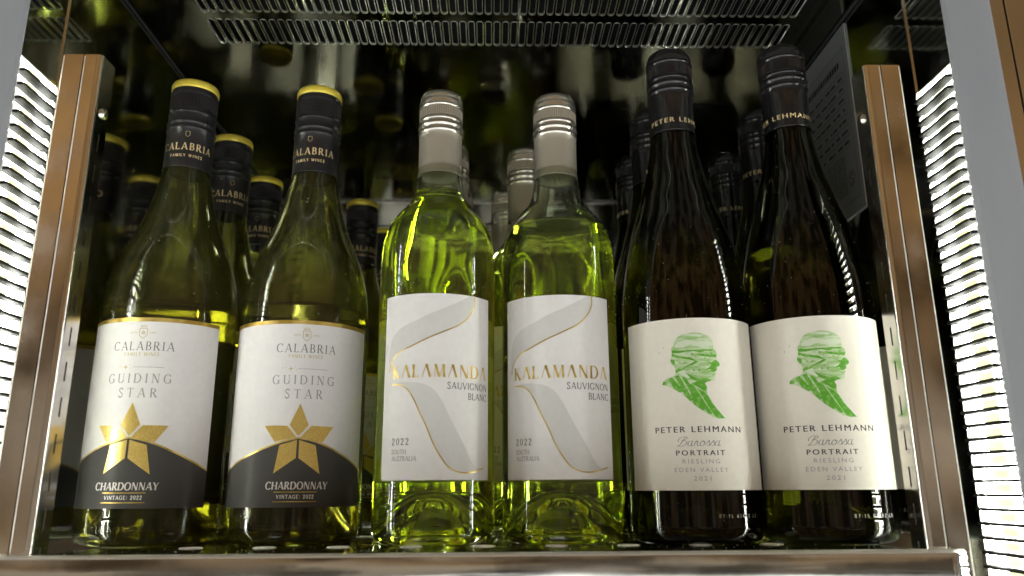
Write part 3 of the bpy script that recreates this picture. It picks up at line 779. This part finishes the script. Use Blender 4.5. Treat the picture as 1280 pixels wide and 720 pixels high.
def make_bottle_body(kind, glassname, winemats, level, root):
    """outer glass skin, air-side inner skin, and the wine's own boundary"""
    P = PROFILES[kind]
    glass, outer = bottle_body(kind, M[glassname], root)
    inner = inner_profile(kind)
    lo = [p for p in inner if p[1] <= level or p[0] < 12]
    # split the inner skin at the wine level (searching up the side only)
    idx = next(i for i, p in enumerate(inner) if i > 12 and p[1] > level)
    rl = inner[idx-1][0] + (inner[idx][0]-inner[idx-1][0])*(level-inner[idx-1][1])/(inner[idx][1]-inner[idx-1][1])
    air = [(rl, level)] + inner[idx:] + [(inner[-1][0], inner[-1][1]+0.5), (PROFILES[kind]['side'][-1][0], PROFILES[kind]['side'][-1][1])]
    # inner glass skin faces the cavity
    bm = bmesh.new(); bm.from_mesh(glass.data)
    seg = 72; rings = [[bm.verts.new((r*0.001*cos(2*pi*i/seg), r*0.001*sin(2*pi*i/seg), z*0.001)) for i in range(seg)] for r, z in air]
    for A, B in zip(rings, rings[1:]):
        for i in range(seg):
            j = (i+1) % seg; f = bm.faces.new((A[j], A[i], B[i], B[j])); f.smooth = True
    bm.to_mesh(glass.data); bm.free()
    wp = inner[:idx] + [(rl, level)]
    w = lathe_mesh('wine', wp + [(rl-0.02, level+0.25), (rl-0.9, level-0.15), (rl*0.6, level-0.2), (0, level-0.2)], winemats, parent=root,
                   matidx=[0]*(len(wp)-1) + [1]*4)
    return glass, w

def cap_part(root, prof, mats, idx, R, knurl, kmat, seg=56, stretch=(0, 0, 1)):
    za, zb, kk = stretch; zf = lambda z: zb + (z-za)*kk
    prof = [(r, zf(z)) for r, z in prof]; knurl = (zf(knurl[0]), zf(knurl[1]), knurl[2])
    cap = lathe_mesh('screw_cap', prof, mats, seg=seg, matidx=idx, parent=root)
    z0, z1, kr = knurl
    bm = bmesh.new(); n = 72
    for i in range(n):
        a = 2*pi*i/n; da = 0.30*2*pi/n
        q = []
        for r, aa in ((kr, a-da*1.6), (kr+0.45, a-da*0.6), (kr+0.45, a+da*0.6), (kr, a+da*1.6)):
            q.append([bm.verts.new((r*0.001*cos(aa), r*0.001*sin(aa), z*0.001)) for z in (z0, z1)])
        for k in range(3): bm.faces.new((q[k][0], q[k+1][0], q[k+1][1], q[k][1]))
    k = finish('knurled_band', bm, kmat, cap)
    return cap
def bead(z, R, h=0.9, b=0.6):
    """profile points of one raised ring centred at z"""
    return [(R, z-h*1.2), (R+b*0.7, z-h*0.6), (R+b, z), (R+b*0.7, z+h*0.6), (R, z+h*1.2)]

# ---- Calabria chardonnay
def make_chardonnay():
    root = thing('wine_bottle', 'x', 'bottle')
    make_bottle_body('burgundy', 'glass_olive', M['wine_gold'], 143, root)
    R = 15.4
    p = [(14.8, 244), (R+0.35, 243.2), (R+0.45, 243.8), (R, 245), (R, 262)] + bead(270.5, R) + bead(274.5, R, 0.9, 0.7) + [(R-0.1, 279)] + bead(281.5, R, 0.7, 0.4) + [(R-0.2, 284), (R-0.2, 293.5), (R+0.2, 294.5), (R+0.2, 296), (R-0.4, 297.4), (R-0.3, 298.2)]
    n1 = len(p)-1
    p += [(R+0.3, 298.8), (R+0.3, 301.6), (R-0.4, 303.2), (R-2.5, 304.2), (0, 304.0)]
    cap = cap_part(root, p, (M['cap_black'], M['gold_disc']), [0]*n1 + [1]*(len(p)-1-n1), R, (284.6, 293.2, R-0.25), M['cap_black'], stretch=(243.2, 239.8, 1.085))
    bm = fm(); roman(bm, 'CALABRIA', 0, 254.6, 34.5, 5.0, 0.17, 0.08, 0.26)
    roman(bm, 'FAMILY WINES', 0, 248.0, 21.0, 1.9, 0.24, 0.14, 0.0)
    # little crest above
    add_path(bm, [(-1.3, 265.4), (-1.3, 262.6), (0, 261.4), (1.3, 262.6), (1.3, 265.4), (-1.3, 265.4)], 0.25)
    wrap('cap_lettering', bm, R*0.001, 0.00012, M['gold_print'], cap, 1.0)
    # front label
    r = 0.041
    bm = fm(); add_rect(bm, -54, 47, 21, 131, 0); lab = wrap('front_label', bm, r, 0.00016, M['paper_white'], root, 1.5)
    sw = smooth_pts([(-54, 40.5), (-46, 44.0), (-35, 48.6), (-22, 53.6), (-10, 57.8), (-3, 59.7), (0, 60.3)], 4)[:-1] + smooth_pts([(0, 60.3), (4, 59.8), (13, 57.4), (27, 51.6), (38, 46.6), (47, 42.4)], 4)
    bm = fm(); add_poly(bm, [(-54, 21), (47, 21)] + sw[::-1], 0); wrap('dark_panel', bm, r, 0.00022, M['label_black'], lab, 1.5)
    bm = fm(); add_path(bm, sw, 1.0, 0); wrap('gold_swoosh', bm, r, 0.00030, M['gold_line'], lab, 1.5)
    bm = fm(); add_rect(bm, -54, 47, 128.6, 131, 0); wrap('gold_band', bm, r, 0.00030, M['gold_line'], lab, 1.5)
    bm = fm(); cx, cy_ = 0, 60.2
    for kite in ([(0, 20.4), (-5.4, 7.6), (0, 1.0), (5.5, 7.6)], [(-20.2, 7.2), (-6.6, 7.2), (-1.1, 0.6), (-13.4, -2.2)], [(20.8, 7.2), (7.0, 7.2), (1.1, 0.6), (14.2, -2.2)],
                 [(-0.6, -1.0), (-10.4, -4.0), (-12.9, -20.2), (-0.7, -11.4)], [(0.6, -1.0), (10.2, -4.0), (13.4, -20.4), (0.7, -11.4)]):
        add_poly(bm, [(cx+x, cy_+y) for x, y in kite])
    wrap('gold_star', bm, r, 0.00036, M['gold'], lab, 1.5)
    bm = fm(); roman(bm, 'CALABRIA', 1.6, 113.8, 35.5, 5.2, 0.12, 0.05, 0.24)
    wrap('brand_lettering', bm, r, 0.00022, M['ink_grey'], lab)
    bm = fm(); roman(bm, 'GUIDING', 1.2, 94.6, 37.0, 5.4, 0.14, 0.055, 0.24); roman(bm, 'STAR', 1.6, 86.2, 22.0, 5.4, 0.14, 0.055, 0.24)
    add_rect(bm, -2.6, 14.6, 101.1, 101.35)
    wrap('name_lettering', bm, r, 0.00022, M['ink_light'], lab)
    bm = fm(); roman(bm, 'FAMILY WINES', 1.4, 108.9, 20.0, 2.0, 0.16, 0.09, 0.0)
    add_path(bm, [(-0.9, 124.4), (-0.9, 120.2), (1.3, 118.2), (3.5, 120.2), (3.5, 124.4), (-0.9, 124.4)], 0.42)
    for i in range(5):
        a = pi/2 + i*4*pi/5; b = pi/2 + (i+1)*4*pi/5
        add_path(bm, [(1.3+1.3*cos(a), 121.8+1.3*sin(a)), (1.3+1.3*cos(b), 121.8+1.3*sin(b))], 0.28)
    add_path(bm, [(-0.6, 125.4), (-0.3, 126.4), (0.6, 125.6), (1.3, 126.8), (2.0, 125.6), (2.9, 126.4), (3.2, 125.4), (-0.6, 125.4)], 0.26)
    sans(bm, "EST'D", -4.2, 121.8, 4.0, 1.1); sans(bm, '1945', 6.9, 121.8, 3.4, 1.1)
    add_poly(bm, [(-6.8, 103.0), (-6.5, 101.5), (-5.0, 101.2), (-6.5, 100.9), (-6.8, 99.4), (-7.1, 100.9), (-8.6, 101.2), (-7.1, 101.5)])
    for x, y in ((-4.2, 102.4), (-3.6, 100.6), (-9.8, 101.8), (-11.6, 101.6)): add_poly(bm, [(x, y+0.4), (x-0.3, y), (x, y-0.4), (x+0.3, y)])
    wrap('gold_crest', bm, r, 0.00022, M['ink_crest'], lab)
    bm = fm(); roman(bm, 'CHARDONNAY', 0.8, 33.2, 35.6, 4.2, 0.20, 0.09, 0.0, italic=0.06)
    wrap('variety_lettering', bm, r, 0.00030, M['ink_white'], lab)
    bm = fm(); roman(bm, 'VINTAGE: 2022', 0.2, 27.0, 21.0, 2.1, 0.22, 0.13, 0.22)
    wrap('vintage_lettering', bm, r, 0.00030, M['ink_white'], lab)
    bm = fm(); add_rect(bm, -11.8, 12.4, 29.35, 29.85); add_rect(bm, -12.2, 12.4, 24.0, 24.5)
    wrap('vintage_rules', bm, r, 0.00030, M['gold_line'], lab)
    bm = fm(); add_rect(bm, -30, 30, 26, 124, 0); wrap('back_label', bm, r, 0.00014, M['paper_white'], root, 1.5, rz=pi)
    bm = fm(); roman(bm, 'ORORA 036', -7, 9.6, 27, 3.6, 0.16, 0.14, 0.0)
    wrap('embossed_lettering', bm, r, 0.00010, M['emboss'], root)
    return root

# ---- Kalamanda sauvignon blanc
def make_sauvignon(level):
    root = thing('wine_bottle', 'x', 'bottle')
    make_bottle_body('bordeaux', 'glass_pale', M['wine_lime'], level, root)
    R = 14.5
    p = [(13.95, 235.0), (R+0.30, 233.5), (R+0.45, 234.2), (R, 235.4), (R, 258)] + bead(264.0, R, 1.0, 0.8) + bead(268.3, R, 1.2, 1.0) + bead(272.2, R, 0.6, 0.5) + [(R-0.1, 274), (R-0.1, 280.6)] + bead(282.0, R, 0.6, 0.5)
    p += [(R+0.2, 283.8), (R+0.5, 285.2), (R+0.2, 286.6), (R-0.1, 287.2), (R+0.1, 288.0), (R-0.1, 289.8), (R-1.2, 291.8), (R-3.0, 293.0), (R-5, 293.5), (0, 293.8)]
    cap = cap_part(root, p, (M['cap_silver'], M['cap_bead']), [0 if (q[1] < 260 or q[1] > 292.5) else 1 for q in p[:-1]], R, (274.4, 280.4, R-0.15), M['cap_silver'], stretch=(233.5, 233.5, 1.035))
    r = 0.037; hw = 36.8
    bm = fm(); add_rect(bm, -hw, hw, 35.8, 144.8, 0); lab = wrap('front_label', bm, r, 0.00016, M['paper_kal'], root, 1.5)
    g1 = [(23.3, 144.8), (23.1, 138.8), (19.6, 132.5), (13.2, 126.5), (4.6, 122.1), (-6.4, 117.3), (-15.9, 113.0), (-23.3, 110.2), (-28.6, 106.1), (-31.1, 101.6), (-31.7, 98.4)]
    u1 = [(20.1, 144.8), (9.1, 138.6), (-4.8, 132.4), (-14.3, 128.0), (-22.7, 124.8), (-28.7, 120.3), (-31.8, 114.0), (-32.4, 105.5), (-31.7, 98.4)]
    g2 = [(-29.0, 90.8), (-22.7, 90.2), (-18.2, 87.8), (-14.3, 82.6), (-10.1, 74.1), (-6.1, 66.3), (-1.4, 55.6), (2.9, 48.4), (7.2, 43.2), (11.5, 40.8), (17.0, 39.8), (24.2, 40.6), (31.7, 42.6)]
    u2 = [(-29.0, 90.8), (-23.7, 91.6), (-15.2, 91.6), (-7.1, 90.0), (-2.0, 87.0), (2.3, 81.2), (6.7, 72.9), (12.1, 63.1), (17.8, 53.4), (22.0, 46.2), (25.3, 42.6), (31.7, 42.6)]
    G1, U1, G2, U2 = (smooth_pts(q, 4) for q in (g1, u1, g2, u2))
    def strip(bm, A, B, n=40):
        def rs(P_):
            d = [0]
            for a, b in zip(P_, P_[1:]): d.append(d[-1] + sqrt((a[0]-b[0])**2+(a[1]-b[1])**2))
            out = []
            for i in range(n+1):
                t = d[-1]*i/n; k = max(0, min(len(d)-2, next((j for j in range(len(d)-1) if d[j+1] >= t), len(d)-2)))
                f = (t-d[k])/((d[k+1]-d[k]) or 1); out.append((P_[k][0]+(P_[k+1][0]-P_[k][0])*f, P_[k][1]+(P_[k+1][1]-P_[k][1])*f))
            return out
        a, b = rs(A), rs(B)
        va = [bm.verts.new((x, y, 0)) for x, y in a]; vb = [bm.verts.new((x, y, 0)) for x, y in b]
        for i in range(n):
            try: bm.faces.new((va[i], va[i+1], vb[i+1], vb[i]))
            except ValueError: pass
    bm = fm(); strip(bm, U1, G1); strip(bm, U2, G2); wrap('grey_ribbon', bm, r, 0.00021, M['ribbon_grey'], lab, 1.5)
    bm = fm(); add_path(bm, G1, 0.75, 0); add_path(bm, G2, 0.75, 0); wrap('gold_edge', bm, r, 0.00028, M['gold_line'], lab, 1.5)
    bm = fm(); roman(bm, 'KALAMANDA', 2.4, 98.0, 62.5, 7.6, 0.17, 0.05, 0.0, crossbar=False)
    wrap('brand_lettering', bm, r, 0.00034, M['gold_line'], lab)
    bm = fm(); roman(bm, 'SAUVIGNON', 34.4, 89.5, 28.6, 3.9, 0.15, 0.085, 0.0, align='R'); roman(bm, 'BLANC', 34.4, 83.6, 15.4, 3.9, 0.15, 0.085, 0.0, align='R')
    wrap('variety_lettering', bm, r, 0.00026, M['ink_grey'], lab)
    bm = fm(); roman(bm, '2022', -27.6, 57.4, 11.6, 3.7, 0.15, 0.075, 0.0, align='L')
    wrap('vintage_lettering', bm, r, 0.00026, M['ink_grey'], lab)
    bm = fm(); roman(bm, 'SOUTH', -27.8, 51.6, 10.2, 2.6, 0.15, 0.09, 0.0, align='L'); roman(bm, 'AUSTRALIA', -27.8, 47.8, 16.6, 2.6, 0.15, 0.09, 0.0, align='L')
    wrap('region_lettering', bm, r, 0.00026, M['ink_light'], lab)
    bm = fm(); roman(bm, 'AQ 144', -22, 9.0, 14, 2.8, 0.16, 0.12, 0.0)
    wrap('embossed_lettering', bm, r, 0.00008, M['emboss'], root)
    return root

# ---- Peter Lehmann riesling
def make_riesling():
    root = thing('wine_bottle', 'x', 'bottle')
    make_bottle_body('flute', 'glass_dark', M['wine_dark'], 176, root)
    R = 15.3
    p = [(14.9, 268), (R+0.35, 266.4), (R+0.5, 267.0), (R, 268.4), (R, 290)] + bead(295.0, R, 1.0, 0.8) + bead(299.6, R, 1.2, 1.0) + bead(303.4, R, 0.6, 0.5) + [(R-0.1, 305.4), (R-0.1, 312.6)] + bead(314.4, R, 0.7, 0.6)
    p += [(R+0.2, 316.4), (R+0.5, 317.6), (R+0.1, 318.8), (R, 320.2), (R-1.0, 322.4), (R-2.8, 323.8), (R-5, 324.3), (0, 324.6)]
    cap = cap_part(root, p, (M['cap_gloss'],), [0]*(len(p)-1), R, (305.6, 312.4, R-0.15), M['cap_gloss'], stretch=(266.4, 262.0, 1.095))
    bm = fm(); sans_bold(bm, 'PETER LEHMANN', 0, 269.6, 51, 3.3, 1.25)
    wrap('cap_lettering', bm, R*0.001, 0.00012, M['gold_print'], cap, 1.0)
    r = 0.0395
    bm = fm(); add_rect(bm, -46.5, 47.0, 29.4, 128.2, 0); lab = wrap('front_label', bm, r, 0.00016, M['paper_cream'], root, 1.5)
    Pt = [(-3.0, 119.0), (0.4, 119.5), (4.6, 119.0), (8.3, 117.5), (10.9, 115.4), (11.4, 112.8), (11.7, 109.8), (12.6, 108.6), (13.6, 106.5), (12.8, 104.3), (13.6, 103.0), (15.0, 101.0), (14.5, 99.5), (12.8, 98.9), (12.8, 97.1), (11.7, 96.0), (12.2, 94.9), (11.3, 94.1), (11.6, 92.8), (10.8, 91.0), (8.6, 90.7), (6.4, 90.2), (5.1, 89.4), (6.2, 87.3), (5.7, 85.2), (6.3, 82.7), (8.6, 78.6), (11.7, 73.7), (16.1, 69.2), (11.8, 69.2), (8.0, 70.2), (3.2, 73.2), (-2.3, 77.4), (-7.7, 83.0), (-12.4, 86.2), (-16.6, 88.6), (-19.7, 89.2), (-19.3, 91.3), (-16.3, 92.8), (-12.8, 93.8), (-11.4, 95.4), (-11.3, 98.0), (-11.7, 99.7), (-13.2, 101.1), (-14.0, 103.3), (-13.4, 105.4), (-12.9, 107.9), (-13.2, 110.1), (-11.8, 112.1), (-10.8, 114.7), (-8.9, 117.1), (-6.3, 118.4)]
    bm = fm(); add_poly(bm, Pt, 0); sil = wrap('printed_portrait', bm, r, 0.00021, M['green_pale'], lab, 1.5)
    bm = fm()
    # darker hills, hedgerows and furrowed shoulder inside the silhouette
    for q in ([(-13.0, 109.4), (-9.0, 108.9), (-3.0, 109.0), (4.0, 109.2), (11.6, 109.4), (11.0, 108.6), (6.0, 108.2), (3.4, 107.2), (0, 108.3), (-6, 107.9), (-8.0, 107.3), (-12.7, 107.6)],
              [(-12.7, 107.4), (-8.6, 105.6), (-2, 104.6), (2.2, 102.0), (-1.0, 100.2), (-6.0, 99.2), (-1.2, 101.6), (0.2, 102.4), (-4.6, 103.7), (-9.6, 104.4), (-13.0, 105.8)],
              [(-13.8, 104.0), (-11.6, 103.4), (-11.2, 101.0), (-12.8, 100.8), (-13.8, 102.4)],
              [(1.2, 107.2), (3.0, 105.6), (7.0, 104.9), (12.6, 104.8), (13.2, 106.3), (9.0, 106.0), (5.2, 106.6)],
              [(-11.2, 97.4), (-9.4, 98.6), (-8.0, 97.8), (-5.4, 99.2), (-6.0, 98.0), (-9.0, 96.6), (-11.2, 95.6)],
              [(14.8, 100.8), (12.2, 103.2), (9.6, 101.6), (7.0, 102.2), (9.8, 100.4), (8.2, 98.6), (5.8, 97.4), (9.0, 97.6), (9.8, 95.8), (11.6, 96.2), (12.6, 97.2), (12.7, 98.8), (14.3, 99.6)],
              [(-6.0, 96.4), (-1.0, 93.0), (3.0, 91.8), (6.4, 92.4), (9.0, 91.0), (6.4, 90.3), (5.0, 89.4), (6.0, 87.3), (5.6, 85.2), (3.4, 85.4), (0.6, 87.6), (-2.4, 89.0), (0.4, 90.6), (-2.6, 92.0)],
              [(-19.5, 89.3), (-19.0, 91.1), (-17.2, 91.2), (-16.4, 88.8)],
              [(-15.8, 92.6), (-13.4, 93.4), (-7.0, 85.0), (-9.6, 84.4), (-12.6, 86.6)],
              [(-11.8, 94.0), (-9.6, 94.6), (-2.2, 80.0), (-4.2, 79.4), (-6.6, 82.2)],
              [(-8.0, 93.6), (-5.6, 92.8), (-1.0, 84.6), (4.2, 74.6), (2.6, 73.8), (-2.0, 77.4), (-3.4, 84.0)],
              [(-3.6, 89.6), (-1.4, 88.2), (2.2, 82.0), (8.4, 71.6), (6.2, 71.4), (3.0, 76.0), (-1.2, 83.6)],
              [(0.2, 87.0), (3.4, 84.8), (6.2, 82.5), (9.4, 76.8), (15.6, 69.4), (11.8, 69.4), (9.6, 70.2), (5.2, 77.8), (2.0, 83.6)]):
        add_poly(bm, q)
    random.seed(5)
    for i in range(46):   # scattered tree blots
        x = random.uniform(-11.5, 10.5); y = random.choice([108.9, 106.6, 104.6, 102.0, 99.0, 97.0]) + random.uniform(-0.5, 0.6); s = random.uniform(0.25, 0.6)
        add_poly(bm, [(x-s, y-s*0.5), (x+s, y-s*0.6), (x+s*0.4, y+s*0.8), (x-s*0.5, y+s*0.6)])
    wrap('portrait_shadows', bm, r, 0.00025, M['green_dark'], lab, 1.5)
    bm = fm()
    for q in ([(-9.6, 113.4), (-4, 115.2), (2, 113.9), (8, 114.5), (11.2, 113.6), (11.3, 111.6), (5, 110.6), (-2, 112.2), (-6, 110.6), (-11.0, 110.8)], [(-6, 118.0), (0, 118.6), (6, 117.6), (4, 116.7), (-2, 117.4)], [(-10.4, 96.4), (-6.0, 97.4), (-2.0, 93.6), (-4.2, 92.4), (-8.2, 94.6)]):
        add_poly(bm, q)
    wrap('portrait_highlights', bm, r, 0.00025, M['green_mist'], lab, 1.5)
    bm = fm(); sans_bold(bm, 'PETER LEHMANN', 0.2, 63.2, 51.5, 3.3, 1.3)
    wrap('producer_lettering', bm, r, 0.00021, M['ink_dark'], lab)
    bm = fm(); sans_bold(bm, 'PORTRAIT', 0.2, 50.0, 27.6, 2.9, 1.35)
    wrap('range_lettering', bm, r, 0.00021, M['ink_dark'], lab)
    for x, y in ((-21.0, 108.4), (-17.8, 111.4)):
        bm = fm(); add_poly(bm, [(x-0.6, y+0.5), (x, y-0.3), (x+0.7, y+0.7), (x+0.2, y-0.6)]); wrap('bird_print', bm, r, 0.00021, M['ink_dark'], lab)
    bm = fm(); script_word(bm, -0.4, 55.6, 24.5, 5.6); wrap('script_lettering', bm, r, 0.00021, M['ink_grey'], lab)
    bm = fm(); sans(bm, 'RIESLING', 0.2, 45.3, 21.0, 2.4, 1.35); sans(bm, 'EDEN VALLEY', 0.2, 40.6, 30.4, 2.4, 1.35); sans(bm, '2021', 0.2, 35.9, 9.6, 2.4, 1.35)
    wrap('variety_lettering', bm, r, 0.00021, M['ink_light'], lab)
    bm = fm(); add_rect(bm, -30, 30, 32, 120, 0); wrap('back_label', bm, r, 0.00014, M['paper_cream'], root, 1.5, rz=pi)
    bm = fm(); roman(bm, '07:15 07492 L3', 21, 15.4, 26, 1.8, 0.16, 0.14, 0.0)
    wrap('embossed_lettering', bm, r, 0.00010, M['code_ink'], root)
    return root

def specks(kind, root, n, seed):
    rnd = random.Random(seed); bm = bmesh.new(); side = PROFILES[kind]['side']
    for i in range(n):
        z = rnd.uniform(12, 235) if rnd.random() < 0.7 else rnd.uniform(130, 190)
        a = rnd.uniform(0, 2*pi); r = interp(side, z) + 0.05; q = rnd.choice((0.10, 0.12, 0.15, 0.24))
        c = Vector((r*sin(a), -r*cos(a), z))
        vs = [bm.verts.new((c + Vector(d)*q)*0.001) for d in ((1, 0, 0), (-1, 0, 0), (0, 1, 0), (0, -1, 0), (0, 0, 1), (0, 0, -1))]
        for f in ((0, 2, 4), (2, 1, 4), (1, 3, 4), (3, 0, 4), (2, 0, 5), (1, 2, 5), (3, 1, 5), (0, 3, 5)): bm.faces.new([vs[k] for k in f])
    o = finish('dust', bm, M['dust'], root); o['kind'] = 'stuff'
def copy_tree(o, parent=None):
    c = o.copy(); C.objects.link(c); c.parent = parent
    for ch in list(o.children): copy_tree(ch, c)
    return c
char0, sau_hi, sau_lo, ries0 = make_chardonnay(), make_sauvignon(222), make_sauvignon(197), make_riesling()
for k_, r_, s_ in (('burgundy', char0, 1), ('bordeaux', sau_hi, 2), ('bordeaux', sau_lo, 3), ('flute', ries0, 4)): specks(k_, r_, 190, s_)
GC, GS, GR = 'chardonnay bottles on the shelf', 'sauvignon blanc bottles on the shelf', 'riesling bottles on the shelf'
BOT = [
 (char0, -0.2095, 0.4950, 1, 14, GC, 'black-capped chardonnay bottle at the far left of the front row, beside the slotted upright'),
 (char0, -0.1240, 0.5020, 14, -18, GC, 'front-row chardonnay bottle with a gold star label, right beside the bright green bottles'),
 (char0, -0.2110, 0.5800, 20, 8, GC, 'chardonnay bottle directly behind the leftmost front bottle, second in its column'),
 (char0, -0.2090, 0.6640, -8, 10, GC, 'third chardonnay bottle back in the left column, its cap between the two front bottles'),
 (char0, -0.1290, 0.7210, 25, 10, GC, 'chardonnay bottle in shadow, its cap showing right of the second front bottle'),
 (char0, -0.1190, 0.8060, 5, 0, GC, 'rearmost chardonnay bottle, its cap just showing against the back wall'),
 (sau_hi, -0.0357, 0.4855, 5.5, 0, GS, 'lime green sauvignon blanc bottle filled up to its neck, left of the pair in front'),
 (sau_lo, 0.0432, 0.4890, -8, 0, GS, 'green sauvignon blanc bottle with lower wine line, right one of the front pair'),
 (sau_hi, -0.0340, 0.5700, 0, 0, GS, 'sauvignon blanc bottle hidden directly behind the fuller green front bottle'),
 (sau_hi, -0.0330, 0.6520, 0, 0, GS, 'silver-capped bottle third back behind the fuller green bottle, seen mirrored in the ceiling'),
 (sau_hi, 0.0266, 0.5760, -10, 0, GS, 'sauvignon blanc bottle whose silver cap shows just left of the right green bottle'),
 (sau_hi, 0.0135, 0.6690, 4, 0, GS, 'sauvignon blanc bottle with the middle of three receding silver caps between the green bottles'),
 (sau_hi, 0.0010, 0.7560, 0, 0, GS, 'sauvignon blanc bottle with the lowest, farthest silver cap between the green bottles'),
 (ries0, 0.1235, 0.4810, -8, 30, GR, 'dark riesling bottle with a green portrait label, beside the right green bottle in front'),
 (ries0, 0.2005, 0.4740, -14, -26, GR, 'dark riesling bottle at the far right of the front row'),
 (ries0, 0.1270, 0.5690, 10, 60, GR, 'riesling bottle behind, its cap left of the first dark front bottle'),
 (ries0, 0.2149, 0.5660, -4, 15, GR, 'riesling bottle directly behind the far right front bottle, cap left of its neck'),
 (ries0, 0.2140, 0.6480, 3, 0, GR, 'third riesling bottle back on the right, low dark cap between the two front riesling necks'),
 (ries0, 0.1290, 0.6560, 0, 0, GR, 'riesling bottle in deep shadow, third back behind the first dark front bottle'),
]
used = set(); made = []
for proto, x, y, rot, caprot, grp, lab in BOT:
    o = proto if proto.name not in used else copy_tree(proto)
    used.add(proto.name)
    made.append((o, x, y, rot, caprot, grp, lab))
for o, x, y, rot, caprot, grp, lab in made:
    o.location = (x, y, ZS + 0.0002 + 0.0)
    o.rotation_euler = (0, 0, radians(rot))
    o['label'] = lab; o['group'] = grp; o['category'] = 'bottle'
    for ch in o.children:
        if ch.name.startswith('screw_cap'): ch.rotation_euler = (0, 0, radians(caprot))

# crumbs and dust on the shelf deck and lip
rnd = random.Random(11); bm = bmesh.new()
for i in range(420):
    x = rnd.uniform(SX0, SX1); y = rnd.choice((rnd.uniform(0.398, 0.46), rnd.uniform(0.398, 0.62))); q = rnd.choice((0.0001, 0.00014, 0.0002, 0.0003))
    if min((x - (0.0360 + (0.5*pitch if r % 2 else 0) + k*pitch))**2 + (y - yv)**2 for r, yv in enumerate(ys[:5]) for k in range(-7, 6)) < 0.0064**2: continue
    c = Vector((x, y, ZS + q*0.6)) - SHO
    vs = [bm.verts.new(c + Vector(d)*q) for d in ((1, 0, 0), (-1, 0, 0), (0, 1, 0), (0, -1, 0), (0, 0, 0.8), (0, 0, -0.6))]
    for f in ((0, 2, 4), (2, 1, 4), (1, 3, 4), (3, 0, 4), (2, 0, 5), (1, 2, 5), (3, 1, 5), (0, 3, 5)): bm.faces.new([vs[k] for k in f])
o = finish('dust', bm, M['dust'], shelf); o['kind'] = 'stuff'
